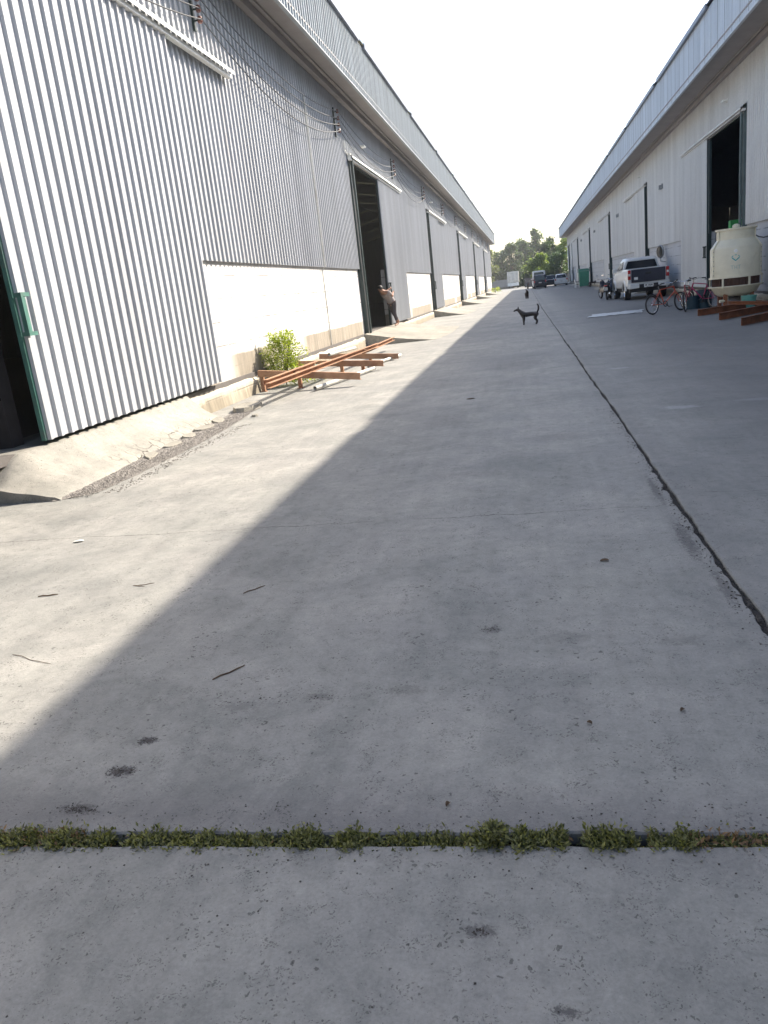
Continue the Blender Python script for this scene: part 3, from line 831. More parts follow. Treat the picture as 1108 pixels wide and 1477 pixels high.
tag(mb.build('gravel_patch', M['gravel'], fix=False), 'loose grey gravel along the broken edge of the nearest ramp', 'gravel', kind='stuff')
def chunk(x, y, z, sx, sy, sz, rz, lab, tilt=(0,0)):
    n = 9; top = []; ph = random.random()*6
    for k in range(n):
        a = 2*PI*k/n; r = random.uniform(.75, 1.1); top.append((sx*r*math.cos(a), sy*r*math.sin(a)))
    mb = MB(); vs = [(p[0], p[1], 0) for p in top] + [(p[0]*.97, p[1]*.97, sz) for p in top]
    mb.add(vs, [tuple(range(n))[::-1], tuple(range(n, 2*n))] + [(k, (k+1) % n, (k+1) % n+n, k+n) for k in range(n)])
    o = mb.build('concrete_chunk', M['ramp'], bevel=.004, loc=(x, y, z)); o.rotation_euler = (tilt[0], tilt[1], rz)
    tag(o, lab, 'concrete chunk', 'broken concrete by the nearest ramp')
chunk(-4.42, 11.55, .004, .22, .42, .075, .1, 'largest broken concrete slab piece lying beyond the ramp, below the rusty beam ends')
chunk(-4.50, 10.5, .008, .10, .24, .03, .3, 'flat concrete fragment at the far end of the cracked ramp', (.05, .1))
chunk(-4.45, 9.85, .008, .10, .22, .028, -.3, 'loose flat concrete piece beside the gravel, second from the far end of the ramp', (.0, .12))
chunk(-4.42, 9.3, .008, .09, .20, .025, .2, 'cracked off concrete piece midway along the ramp edge', (.0, .14))
chunk(-4.38, 8.7, .008, .09, .22, .025, .0, 'cracked off concrete piece nearer the viewer along the ramp edge', (.0, .14))
chunk(-4.36, 8.1, .008, .08, .22, .022, .3, 'concrete piece broken off the ramp near the start of its cracks', (.0, .12))
chunk(-4.02, 10.75, .0, .05, .09, .03, .3, 'small lone stone on the yard beside the gravel strip')

# ------------------------------------------------------------------ debris
def stick(x, y, a, l, r, lab, cat='twig'):
    mb = MB(); d = Vector((math.cos(a), math.sin(a), 0))
    p = [Vector((x, y, r)) + d*l*(k/4-.5) + Vector((0, 0, .002*(k % 2))) + Vector((-d.y, d.x, 0))*l*.02*math.sin(k*2) for k in range(5)]
    mb.tube(p, [r*.7, r, r*.9, r, r*.5], 6)
    tag(mb.build('twig', M['twig'], smooth=True), lab, cat, 'twigs on the yard')
stick(-1.36, 2.83, math.radians(50), .16, .0035, 'straight dark twig in the shade, nearest the viewer')
stick(-1.585, 3.80, math.radians(48), .14, .003, 'thin dark twig just inside the shadow edge, farther than the straight twig')
stick(-2.90, 3.83, math.radians(12), .12, .004, 'short dark twig lying in the sun on the left of the yard')
stick(-2.33, 3.95, math.radians(20), .11, .002, 'thin crossed twig in the sun right of the short dark twig')
stick(-2.36, 3.93, math.radians(-15), .09, .002, 'pale thin twig crossing another in the sunlit yard')
stick(-2.45, 3.0, math.radians(-22), .30, .0015, 'long curved grass stalk in the sun at the left edge')
def leaf(x, y, a, l, lab, m='twig'):
    mb = MB(); n = 10; vs = [(0, 0, .004)]
    for k in range(n): t_ = 2*PI*k/n; vs.append((l*math.cos(t_)*.5, l*.28*math.sin(t_)*(1+.3*math.cos(t_)), .003 + .008*abs(math.sin(t_))))
    mb.add(vs, [(0, k+1, (k+1) % n+1) for k in range(n)])
    o = mb.build('dry_leaf', M[m], loc=(x, y, .001)); o.rotation_euler = (0, 0, a)
    md = o.modifiers.new('thick', 'SOLIDIFY'); md.thickness = .0012
    tag(o, lab, 'leaf', 'dry leaves on the yard')
leaf(.33, 4.02, .2, .05, 'dark dry leaf on the shaded slab near the long joint')
leaf(.13, 2.42, -.6, .02, 'small dark leaf on the slab right of centre, above the weedy joint')
leaf(.45, 2.5, .8, .022, 'small curled leaf on the right of the shaded slab')
leaf(-.32, 1.97, 1.2, .022, 'small dark leaf just above the weed tuft in the joint')
leaf(-.83, 10.6, .3, .12, 'dark dry leaf far up the shaded slab before the dog')
leaf(-3.35, 4.9, .4, .08, 'pale dry husk in the sun at the left edge of the yard', 'pipe')

# pale crumpled sheet on the ground in front of the pickup
mb = MB(); nx_, ny_ = 22, 22; vs = []
for j in range(ny_+1):
    for i in range(nx_+1):
        u = i/nx_*2-1; v_ = j/ny_*2-1
        q = 1 + .22*N((math.atan2(v_, u)*1.3, 2.2, 0)); x = u*.85*q + .15*v_; y = v_*.85*q
        vs.append((x, y, .012 + .03*abs(N((x*4, y*4, 1))) + .012*N((x*11, y*11, 4))))
mb.add(vs, [(j*(nx_+1)+i, j*(nx_+1)+i+1, (j+1)*(nx_+1)+i+1, (j+1)*(nx_+1)+i) for j in range(ny_) for i in range(nx_)])
M['sheet'] = simple('pale_plastic_sheet', (.40, .42, .43), .5, dirt=(.36, .36, .36))
tag(mb.build('plastic_sheet', M['sheet'], smooth=True, loc=(3.0, 28.2, .0)), 'pale crumpled plastic sheet lying on the yard in front of the pickup', 'plastic sheet')

# ------------------------------------------------------------------ rusty frames
def channel(mb, p0, p1, d=.13, w_=.055, t_=.008, flip=1):
    p0 = Vector(p0); p1 = Vector(p1); dr = (p1-p0).normalized(); r = dr.cross(Vector((0,0,1))).normalized()
    web0 = r*(-flip*w_/2)
    mb.beam(p0+web0, p1+web0, t_, d)
    for s in (1, -1):
        o = Vector((0,0,1))*s*(d/2-t_/2)
        mb.beam(p0+o+r*flip*t_*.3, p1+o+r*flip*t_*.3, w_-t_*.6, t_*.98)
fr = thing('steel_frame', 'red oxide steel channel frame with crossing beams lying by the sunlit left wall', 'steel frame', (-4.2, 15.5, 0))
def FP(mb, nm, m='rust', lab=None, par=fr, off=(-4.2, 15.5, 0)):
    o = mb.build(nm, M[m], par); o.matrix_parent_inverse = Matrix.Translation((-off[0], -off[1], 0))
    if lab: o['label'] = lab
    return o
for (a, b_) in (((-5.0, 13.9, .35), (-2.98, 13.55, .16)), ((-4.93, 16.1, .30), (-3.02, 16.1, .13)), ((-4.88, 17.9, .28), (-3.05, 18.25, .08))):
    mb = MB(); channel(mb, a, b_, .12, .06, .009, -1); FP(mb, 'cross_beam')
for (a, b_) in (((-4.26, 12.1, .345), (-4.20, 15.15, .34)), ((-4.05, 11.6, .335), (-3.66, 19.1, .34))):
    mb = MB(); channel(mb, a, b_, .085, .07, .009, 1); FP(mb, 'long_beam', lab='pale topped beam laid lengthwise over the cross beams')
mb = MB(); channel(mb, (-3.75, 17.6, .30), (-3.72, 21.8, .30), .09, .07, .009); FP(mb, 'long_beam')
for (x, y, h) in ((-4.96, 13.95, .30), (-4.25, 14.0, .22), (-3.95, 16.2, .18), (-3.72, 18.2, .20), (-4.9, 16.15, .25), (-3.5, 16.25, .12)):
    mb = MB(); mb.bb(x-.035, x+.035, y-.03, y+.03, 0, h); mb.bb(x-.06, x+.06, y-.05, y+.05, 0, .01); FP(mb, 'leg')
for (a, b_, m, lab) in (((-4.55, 14.4, .28), (-3.95, 15.7, .28), 'pipe_teal', 'pale teal plastic pipe lying across the rusty frame'), ((-3.75, 13.2, .06), (-3.2, 16.0, .06), 'pipe', 'pale grey pipe lying under the near end of the rusty frame'),
                        ((-4.4, 17.0, .36), (-4.1, 18.4, .36), 'pipe', 'short pale pipe on the middle of the rusty frame'), ((-3.5, 16.8, .05), (-3.1, 18.9, .05), 'pipe', 'pale pipe at the far end of the rusty frame')):
    mb = MB(); a = Vector(a); b2 = Vector(b_); d = (b2-a).normalized()
    mb.tube([a, b2], .035, 12, cap=False); mb.tube([a, b2], .030, 12, cap=False)
    tag(mb.build('pipe', M[m], smooth=True), lab, 'pipe', 'pipes by the rusty frame')

f2 = thing('steel_frame', 'dark rusty steel beam frame lying on the shaded yard in front of the cooling tower', 'steel frame', (5.6, 20.5, 0))
fo = (5.6, 20.5, 0)
for (a, b_) in (((4.58, 22.8, .09), (6.5, 25.0-.9, .10)), ((4.62, 20.5, .09), (6.7, 22.6, .10)), ((4.57, 18.25, .09), (6.7, 20.6, .10))):
    mb = MB(); channel(mb, a, b_, .17, .07, .01, 1); FP(mb, 'beam', 'rust2', par=f2, off=fo)
mb = MB(); channel(mb, (5.55, 23.9, .22), (6.4, 20.4, .22), .09, .08, .01); FP(mb, 'cross_beam', 'rust2', par=f2, off=fo)
mb = MB(); channel(mb, (6.35, 24.6, .12), (6.6, 18.8, .14), .14, .07, .01); FP(mb, 'cross_beam', 'rust2', par=f2, off=fo)

# ------------------------------------------------------------------ cooling tower
tx, ty = 5.98, 24.75
ct = thing('cooling_tower', 'round cream fibreglass cooling tower with a teal emblem standing before the open right door', 'cooling tower', (tx, ty, 0))
R0 = .685
b = MB(); b.lathe([(R0-.02, .90), (R0, .90), (R0, 1.69), (R0-.012, 1.715), (.535, 1.905), (.515, 1.925), (.515, 2.165), (.555, 2.175), (.555, 2.225), (.49, 2.225), (.485, 1.95), (.62, 1.70), (R0-.02, .90)], n=56)
b.build('shell', M['frp'], ct, smooth=True)
for a in (math.radians(200), math.radians(325), math.radians(85)):
    b = MB(); prof = [(R0, .88), (R0, 1.70), (.535, 1.91), (.515, 1.93), (.515, 2.22)]
    vs = []
    for (r, z) in prof:
        for rr, da in ((r-.01, -.022), (r+.03, -.018), (r+.03, .018), (r-.01, .022)):
            vs.append((rr*math.cos(a+da), rr*math.sin(a+da), z + (.0 if rr < r else .012)))
    b.loft([vs[i*4:i*4+4] for i in range(len(prof))]); b.build('flange_seam', M['frp'], ct)
    b = MB()
    for k in range(6):
        z = .98+k*.13; b.lathe([(0, -.03), (.012, -.03), (.012, .03), (0, .03)], ((R0+.015)*math.cos(a), (R0+.015)*math.sin(a), z), 6, 'y')
    b.build_each('bolt', M['steel'], ct)
b = MB(); b.lathe([(R0-.01, .875), (R0+.035, .875), (R0+.035, .915), (R0, .915)], n=56); b.build('lower_rim', M['frp'], ct, smooth=True)
b = MB(); b.lathe([(.0, .62), (R0-.10, .62), (R0-.10, .90), (0, .90)], n=40)
for k in range(40):
    a = 2*PI*k/40; b.beam(((R0-.075)*math.cos(a), (R0-.075)*math.sin(a), .62), ((R0-.075)*math.cos(a), (R0-.075)*math.sin(a), .89), .012, .05, (math.cos(a), math.sin(a), 0))
b.build('fill_pack', M['frp_dark'], ct)
for k in range(6):
    a = math.radians(228 + 60*k); b = MB(); b.beam(((R0+.0)*math.cos(a), (R0+.0)*math.sin(a), .60), ((R0+.0)*math.cos(a), (R0+.0)*math.sin(a), .90), .05, .03, (math.cos(a), math.sin(a), 0)); b.build('support_leg', M['frp'], ct)
b = MB(); b.lathe([(R0-.04, .66), (R0+.06, .66), (R0+.06, .63), (R0-.02, .62), (.56, .44), (.42, .36), (0, .35), (0, .40), (.40, .41), (.62, .62)], n=56); b.build('basin', M['frp'], ct, smooth=True)
for a in (225, 315, 45, 135):
    a = math.radians(a); b = MB(); b.bb(.50*math.cos(a)-.05, .50*math.cos(a)+.05, .50*math.sin(a)-.05, .50*math.sin(a)+.05, 0, .44); b.build('base_leg', M['rust2'], ct)
b = MB(); b.tube([(-.30, -.30, .38), (-.30, -.34, .25), (-.52, -.40, .25)], .045, 10); b.build('drain_pipe', M['frp'], ct, smooth=True)
# motor and fan inside the neck
b = MB(); b.lathe([(0, 2.12), (.10, 2.12), (.10, 2.30), (.04, 2.34), (0, 2.34)], n=20); b.beam((-.48, 0, 2.10), (.48, 0, 2.10), .04, .03); b.build('fan_motor', M['frp'], ct, smooth=True)
# emblem and wording printed on the shell, following the curve
def curved(par, nm, polys, z0, a0, m, sc=1.0, r=R0+.003):
    b = MB()
    for poly in polys:
        vs = [(r*math.cos(a0 + x*sc/r), r*math.sin(a0 + x*sc/r), z0 + y*sc) for (x, y) in poly]
        vi = [(v[0]*.996, v[1]*.996, v[2]) for v in vs]; n = len(poly)
        b.add(vs+vi, [tuple(range(n)), tuple(range(n, 2*n))[::-1]] + [(k, (k+1) % n, (k+1) % n+n, k+n) for k in range(n)])
    return b.build(nm, M[m], par)
A0 = math.atan2(-ty, -tx) ; 
def strip(p, q, w_): 
    d = Vector((q[0]-p[0], q[1]-p[1])); nrm = Vector((-d.y, d.x)).normalized()*w_/2
    return [(p[0]-nrm.x, p[1]-nrm.y), (q[0]-nrm.x, q[1]-nrm.y), (q[0]+nrm.x, q[1]+nrm.y), (p[0]+nrm.x, p[1]+nrm.y)]
dm = [strip((-.10, .0), (0, -.085), .030), strip((0, -.085), (.10, .0), .030), strip((.115, .015), (.065, .06), .02), strip((-.115, .015), (-.065, .06), .02), strip((-.03, .075), (.03, .075), .02)]
curved(ct, 'emblem', dm, 1.42, A0+.0, 'teal_ink', .95)
lt = [strip((-.16, .06), (-.06, .06), .014), strip((-.11, .06), (-.11, -.06), .014), strip((-.03, .06), (-.03, -.06), .014), strip((.04, .06), (.04, -.06), .014), strip((-.03, 0), (.04, 0), .014),
      strip((.07, .06), (.17, .06), .014), strip((.12, .06), (.12, -.06), .014)]
curved(ct, 'lettering', lt, 1.16, A0, 'teal_faint', .8)
sph = MB(); sph.lathe([(0, 0), (.05, 0), (.048, .012), (0, .016)], (0, 0, 0), 16, 'x')
o = sph.build('cover_cap', M['gate_white'], ct, smooth=True); o.location = ((R0-.004)*math.cos(A0), (R0-.004)*math.sin(A0), 1.60); o.rotation_euler = (0, 0, A0)

b = MB(); b.tube([(6.66, 25.9, 2.15), (6.68, 25.6, 2.02), (6.70, 25.2, 1.93), (6.70, 24.7, 1.88), (6.70, 24.0, 1.90), (6.70, 22.8, 2.05)], .018, 8)
tag(b.build('hose', M['black'], smooth=True), 'black hose hanging along the right wall beside the cooling tower', 'hose')
t = thing('utility_box', 'bright green panel box with a pale corner seen above the cooling tower rim', 'box', (7.45, 30.9, 0))
b = MB(); b.box((0, 0, 2.45), (.42, .3, .46)); b.build('body', M['box_green'], t, bevel=.01)
b = MB(); b.prism([(.21, 2.26), (-.05, 2.26), (.21, 2.52)], -.158, -.152, 'y'); b.build('pale_panel', M['gate_white'], t)
b = MB(); b.box((0, 0, 1.30), (.36, .26, 1.84)); b.build('pedestal', M['green_dk'], t)

def tub(name, lab, x, y, r0, r1, h, m, cat='bucket', grp=None, n=28):
    t = thing(name, lab, cat, (x, y, 0), 0, grp)
    b = MB(); b.lathe([(0, .004), (r0, .004), (r1, h), (r1+.012, h), (r1+.012, h-.03), (r1-.006, h-.03), (r1-.012, h-.01), (r0-.01, .02), (0, .02)], n=n); b.build('body', M[m], t, smooth=True)
    b = MB(); b.tube([(r1*math.cos(a), r1*math.sin(a)*.2-r1*.9, h-.05-.1*math.sin(a)) for a in [PI*k/10 for k in range(11)]], .004, 5); b.build('handle', M['steel'], t)
tub('bucket', 'teal plastic bucket under the cooling tower basin', 6.15, 23.95, .16, .20, .36, 'teal_plastic')
tub('basket', 'dark blue plastic basket on the ground behind the bicycles', 5.12, 26.5, .20, .25, .40, 'blue_plastic', 'basket')
tub('basket', 'teal and blue plastic tub beside the magenta bicycle', 5.50, 26.5, .20, .25, .55, 'blue_plastic', 'basket')

# ------------------------------------------------------------------ bicycles
def bicycle(label, p_rear, p_front, mat, size=1.0, lean=0.0, steer=0.0, wr=.30):
    pr = Vector((*p_rear, 0)); pf = Vector((*p_front, 0)); d = pf-pr; L_ = d.length; rz = math.atan2(d.y, d.x)
    t = thing('bicycle', label, 'bicycle', pr, rz, 'bicycles leaning by the cooling tower'); t.rotation_euler = (lean, 0, rz)
    WB = L_; r = wr
    bb = Vector((WB*.42, 0, r*.95)); st = Vector((WB*.30, 0, r+.42)); hd = Vector((WB*.80, 0, r+.48)); hd2 = Vector((WB*.84, 0, r+.34)); rr = Vector((0, 0, r)); ff = Vector((WB, 0, r))
    b = MB()
    for p, q, w_ in ((bb, st, .018), (st, hd, .016), (bb, hd2, .020), (hd, hd2, .022)): b.tube([p, q], w_, 8)
    for s in (-.05, .05):
        b.tube([rr+Vector((0, s, 0)), bb+Vector((0, s*.6, 0))], .010, 6); b.tube([rr+Vector((0, s, 0)), st+Vector((0, s*.3, -.05))], .009, 6)
    b.build('frame', M[mat], t, smooth=True)
    fk = MB()
    for s in (-.05, .05): fk.tube([hd2+Vector((0, s*.5, -.02)), ff+Vector((0, s, 0))], .012, 6)
    fk.build('fork', M[mat], t, smooth=True)
    for nm, c in (('wheel', rr), ('wheel', ff)):
        w_ = MB(); w_.torus((0, 0, 0), r-.022, .022, 'y', 32, 8)
        wo_ = w_.build(nm, M['black'], t, smooth=True, loc=c)
        rm = MB(); rm.torus((0, 0, 0), r-.05, .009, 'y', 32, 6, 1.4); rm.build('rim', M['chrome'], wo_, smooth=True)
        sp = MB()
        for k in range(14):
            a = 2*PI*k/14; sp.tube([(0, .02*(-1)**k, 0), ((r-.05)*math.cos(a), 0, (r-.05)*math.sin(a))], .0022, 4)
        sp.lathe([(0, -.04), (.02, -.04), (.02, .04), (0, .04)], (0, 0, 0), 8, 'y'); sp.build('spokes', M['chrome'], wo_)
    s_ = MB(); s_.tube([st, st+Vector((-.04, 0, .13))], .012, 6); s_.build('seat_post', M['chrome'], t)
    s_ = MB(); sx = st.x-.04; sz = st.z+.13
    s_.loft([[(sx-.13, -.07, sz), (sx-.13, .07, sz), (sx-.13, .06, sz+.05), (sx-.13, -.06, sz+.05)], [(sx-.02, -.06, sz+.005), (sx-.02, .06, sz+.005), (sx-.02, .045, sz+.045), (sx-.02, -.045, sz+.045)],
             [(sx+.15, -.018, sz+.01), (sx+.15, .018, sz+.01), (sx+.15, .012, sz+.035), (sx+.15, -.012, sz+.035)]]); s_.build('saddle', M['black'], t, bevel=.01)
    h_ = MB(); hx, hz = hd.x-.02, hd.z+.10
    h_.tube([hd, (hx, 0, hz)], .014, 6); h_.tube([(hx-.12, -.28, hz+.05), (hx-.02, -.14, hz+.05), (hx, 0, hz), (hx-.02, .14, hz+.05), (hx-.12, .28, hz+.05)], .011, 6); h_.build('handlebar', M['chrome'], t, smooth=True)
    g_ = MB()
    for s in (-1, 1): g_.tube([(hx-.09, s*.235, hz+.05), (hx-.16, s*.33, hz+.05)], .017, 8)
    g_.build_each('grip', M['black'], t)
    c_ = MB(); c_.lathe([(.07, -.045), (.095, -.045), (.095, -.052), (.07, -.052), (.07, -.045)], bb, 20, 'y'); c_.beam(bb+Vector((0, -.06, 0)), bb+Vector((.12, -.06, -.10)), .015, .02); c_.beam(bb+Vector((0, .06, 0)), bb+Vector((-.12, .06, .10)), .015, .02)
    c_.box(bb+Vector((.14, -.10, -.10)), (.09, .08, .02)); c_.box(bb+Vector((-.14, .10, .10)), (.09, .08, .02)); c_.build('crankset', M['black'], t)
    mg = MB()
    for c, a0, a1 in ((rr, .15, 2.4),):
        pts = [(c.x+(r+.035)*math.cos(a0+(a1-a0)*k/12), 0, c.z+(r+.035)*math.sin(a0+(a1-a0)*k/12)) for k in range(13)]
        mg.tube(pts, .016, 6)
    mg.build('mudguard', M['black'], t, smooth=True)
    return t
bicycle('orange red bicycle standing in front, nearest the pickup', (3.80, 25.55), (4.78, 26.35), 'bike_red', lean=-.12, wr=.29)
bicycle('dark red bicycle standing just behind the orange red one', (5.35, 27.4), (4.72, 25.35), 'bike_dkred', lean=.10, wr=.30)
bicycle('magenta bicycle with raised handlebar beside the cooling tower', (5.62, 25.75), (5.0, 26.75), 'bike_pink', lean=.08, wr=.31)

# ------------------------------------------------------------------ motorcycles
def motorcycle(label, x, y, rz, body, detail=True, plate=True):
    t = thing('motorcycle', label, 'motorcycle', (x, y, 0), rz, 'parked motorcycles')
    for nm, yy in (('wheel', .30), ('wheel', 1.50)):
        w_ = MB(); w_.torus((0, 0, 0), .245, .045, 'x', 28, 8, 1.1); wo_ = w_.build(nm, M['black'], t, smooth=True, loc=(0, yy, .29))
        rm = MB(); rm.torus((0, 0, 0), .20, .014, 'x', 24, 6, 1.6)
        for k in range(5):
            a = 2*PI*k/5; rm.beam((0, 0, 0), (0, .2*math.cos(a), .2*math.sin(a)), .02, .03, (1, 0, 0))
        rm.build('rim', M['chrome'], wo_)
    b = MB(); 
    def ring(y_, wd, z0, z1): return [(-wd, y_, z0), (wd, y_, z0), (wd*1.05, y_, (z0+z1)/2), (wd*.75, y_, z1), (-wd*.75, y_, z1), (-wd*1.05, y_, (z0+z1)/2)]
    b.loft([ring(-.10, .06, .70, .80), ring(.15, .11, .58, .80), ring(.55, .13, .42, .76), ring(.85, .12, .32, .60), ring(1.05, .16, .36, .62), ring(1.22, .17, .42, .86), ring(1.30, .08, .60, .98)])
    b.build('body', M[body], t, smooth=True)
    b = MB(); b.loft([ring(-.12, .08, .80, .86), ring(.2, .13, .77, .86), ring(.60, .12, .74, .83), ring(.75, .06, .72, .78)]); b.build('seat', M['black'], t, smooth=True)
    b = MB(); b.tube([(0, 1.5, .29), (0, 1.32, .75), (0, 1.24, 1.0)], .03, 8); b.build('fork', M['chrome'], t)
    b = MB(); b.tube([(-.34, 1.05, 1.02), (-.2, 1.2, 1.02), (0, 1.24, 1.0), (.2, 1.2, 1.02), (.34, 1.05, 1.02)], .014, 6); b.build('handlebar', M['chrome'], t, smooth=True)
    for s in (-1, 1):
        b = MB(); b.tube([(s*.25, 1.12, 1.02), (s*.32, 1.14, 1.2)], .006, 5); b.box((s*.33, 1.14, 1.23), (.12, .02, .07)); b.build('mirror', M['chrome'], t, bevel=.006)
    b = MB(); b.lathe([(0, 0), (.07, .0), (.075, -.06), (.03, -.12)], (0, 1.40, .95), 16, 'y'); b.build('headlight', M['chrome'], t, smooth=True)
    b = MB(); b.box((0, -.13, .72), (.16, .05, .06)); b.build('tail_light', M['redlens'], t, bevel=.008)
    if plate:
        b = MB(); b.box((0, -.17, .56), (.19, .006, .15), Matrix.Rotation(.2, 3, 'X')); p_ = b.build('number_plate', M['plate'], t)
        b = MB(); 
        for k in range(4): b.box((-.06+.04*k, -.177, .58), (.02, .004, .035)); b.box((-.06+.04*k, -.172, .53), (.02, .004, .03))
        b.build('lettering', M['letters'], p_)
    b = MB(); b.tube([(.12, .9, .28), (.15, .4, .27), (.16, -.05, .34)], [.02, .035, .045], 8); b.build('exhaust', M['chrome'], t, smooth=True)
    return t
motorcycle('dark motorcycle with a white plate parked beside the pickup, nearest the viewer', 3.98, 41.9, math.radians(-14), 'dk_paint')
motorcycle('second dark motorcycle parked between the first one and the pickup', 4.36, 43.6, math.radians(14), 'dk_paint', plate=False)
motorcycle('dark motorcycle far away at the left side of the dark van', .35, 118.5, math.radians(5), 'dk_paint', plate=False)

# ------------------------------------------------------------------ cars
def wheelset(t, xs, ys, r, wd):
    for yy in ys:
        for s in (-1, 1):
            x = s*(xs-wd/2)
            b = MB(); b.lathe([(r*.62, -wd/2), (r*.95, -wd/2), (r, -wd*.35), (r, wd*.35), (r*.95, wd/2), (r*.62, wd/2)], (0, 0, 0), 26, 'x')
            o = b.build('wheel', M['black'], t, smooth=True, loc=(x, yy, r))
            b = MB(); b.lathe([(0, s*wd*.30), (r*.18, s*wd*.34), (r*.2, s*wd*.22), (r*.60, s*wd*.30), (r*.64, s*wd*.46), (r*.64, -s*wd*.46)], (0, 0, 0), 26, 'x'); b.build('rim', M['chrome'], o, smooth=True)
def section(y, wl, wb, wr_, z0, zb, zr):
    """closed ring of a car cross section, rounded"""
    zs = [(wl*.93, z0), (wl, z0+.12), (wb, zb-.12), (wb*.97, zb), (wr_+.05, zr-.09), (wr_, zr-.03), (wr_*.82, zr)]
    return [(x, y, z) for x, z in zs] + [(-x, y, z) for x, z in reversed(zs)]
def text_plate(par, x, y, z, w_, h_, rows, rx=0):
    b = MB(); b.box((x, y, z), (w_, .012, h_)); p = b.build('number_plate', M['plate'], par, bevel=.003)
    b = MB(); n = rows
    for k in range(n):
        if k == 2: continue
        xx = x - w_*.40 + w_*.80*(k+.5)/n
        b.box((xx, y-.008, z+h_*.12), (w_*.07, .004, h_*.42))
        if k % 2: b.box((xx+w_*.03, y-.0082, z+h_*.12), (w_*.05, .0035, h_*.12))
    b.box((x, y-.008, z-h_*.30), (w_*.5, .004, h_*.12))
    b.build('lettering', M['letters'], p); return p

def pickup(x, y, rz):
    t = thing('pickup_truck', 'white pickup truck with a dark tailgate parked by the right wall', 'pickup truck', (x, y, 0), rz)
    W = .92
    # lower body: bed + nose as lofted sections (y from rear 0 to front 5.2)
    def ring(y_, wd, z0, z1, r=.06):
        return [(-wd+r, y_, z0), (wd-r, y_, z0), (wd, y_, z0+r), (wd+.005, y_, (z0+z1)/2), (wd-.02, y_, z1-r), (wd-.06, y_, z1), (-wd+.06, y_, z1), (-wd+.02, y_, z1-r), (-wd-.005, y_, (z0+z1)/2), (-wd, y_, z0+r)]
    b = MB(); b.loft([ring(.06, W-.03, .62, 1.36), ring(.25, W, .60, 1.37), ring(1.75, W, .58, 1.37), ring(1.78, W-.01, .52, 1.32), ring(3.5, W, .50, 1.26), ring(3.7, W, .50, 1.24), ring(4.7, W-.03, .52, 1.14), ring(5.05, W-.12, .52, 1.00), ring(5.15, W-.25, .55, .85)])
    body = b.build('body', M['wht_paint'], t, smooth=True)
    b = MB()
    for s in (-1, 1):
        for yy in (1.05, 4.2):
            prof = []
            b.lathe([(.40, s*(W-.05)), (.40, s*(W+.045)), (.47, s*(W+.035)), (.50, s*(W-.02))], (0, yy, .42), 24, 'x', 0, PI)
    b.build_each('wheel_arch', M['wht_paint'], t, smooth=True)
    cab = MB()
    cab.loft([section(1.82, .86, .88, .66, 1.20, 1.36, 1.80), section(2.05, .87, .88, .69, 1.20, 1.36, 1.86), section(2.8, .88, .88, .70, 1.20, 1.34, 1.90), section(3.3, .88, .88, .68, 1.18, 1.30, 1.84), section(3.55, .88, .88, .66, 1.18, 1.28, 1.72), section(4.1, .88, .86, .78, 1.1, 1.22, 1.28)])
    cab.build('cab', M['wht_paint'], t, smooth=True)
    # the bed cover sloping from tailgate to cab roof is white around a dark rear window
    b = MB(); b.add([(-.74, 1.795, 1.40), (.74, 1.795, 1.40), (.62, 1.785, 1.74), (-.62, 1.785, 1.74), (-.74, 1.83, 1.40), (.74, 1.83, 1.40), (.62, 1.83, 1.74), (-.62, 1.83, 1.74)], [(0,1,2,3),(0,3,7,4),(1,5,6,2),(3,2,6,7),(0,4,5,1)])
    b.build('rear_window', M['glass'], t)
    for s in (-1, 1):
        b = MB(); q = [(2.0, 1.38), (3.45, 1.34), (3.25, 1.70), (2.15, 1.76)]
        vs = []
        for (yy, zz) in q:
            xx = .88-(zz-1.36)*.36; vs += [(s*(xx+.012), yy, zz)]
        for (yy, zz) in q:
            xx = .88-(zz-1.36)*.36; vs += [(s*(xx-.03), yy, zz)]
        b.add(vs, [(0,1,2,3),(4,7,6,5)]+[(k, (k+1) % 4, (k+1) % 4+4, k+4) for k in range(4)]); b.build('side_window', M['glass'], t)
        b = MB(); b.box((s*1.02, 3.35, 1.36), (.20, .10, .22)); b.build('mirror', M['wht_paint'], t, bevel=.03)
        b = MB(); b.box((s*(W-.075), .035, 1.13), (.13, .10, .42)); b.build('tail_light', M['redlens'], t, bevel=.02)
        b = MB(); b.box((s*(W-.075), -.018, 1.13), (.09, .012, .10)); b.build('reversing_lens', M['plate'], t)
        b = MB(); b.loft([[(s*.42, -.10, .52), (s*.42, .04, .52), (s*.42, .04, .70), (s*.42, -.10, .68)], [(s*.80, -.09, .50), (s*.80, .04, .50), (s*.80, .04, .72), (s*.80, -.09, .72)], [(s*.93, .0, .52), (s*.93, .12, .52), (s*.93, .12, .76), (s*.93, .0, .74)]])
        b.build('rear_bumper', M['wht_paint'], t, bevel=.02)
    b = MB(); b.box((0, .04, 1.06), (1.50, .07, .58)); tg = b.build('tailgate', M['tail_dk'], t, bevel=.02)
    b = MB(); b.box((0, .0, 1.15), (.26, .02, .09)); b.build('handle', M['black'], tg, bevel=.01)
    b = MB(); b.box((-.55, .0, .95), (.16, .014, .12)); b.build('sticker', M['plate'], tg)
    b = MB(); b.box((0, .02, .60), (.86, .14, .16)); b.build('bumper_step', M['black'], t, bevel=.01)
    text_plate(t, .0, -.065, .60, .42, .15, 7)
    b = MB(); b.bb(-.80, .80, .15, 4.9, .34, .56); b.build('chassis', M['black'], t)
    wheelset(t, W+.01, (1.05, 4.2), .39, .26)
    return t
pickup(5.52, 38.3, math.radians(2))

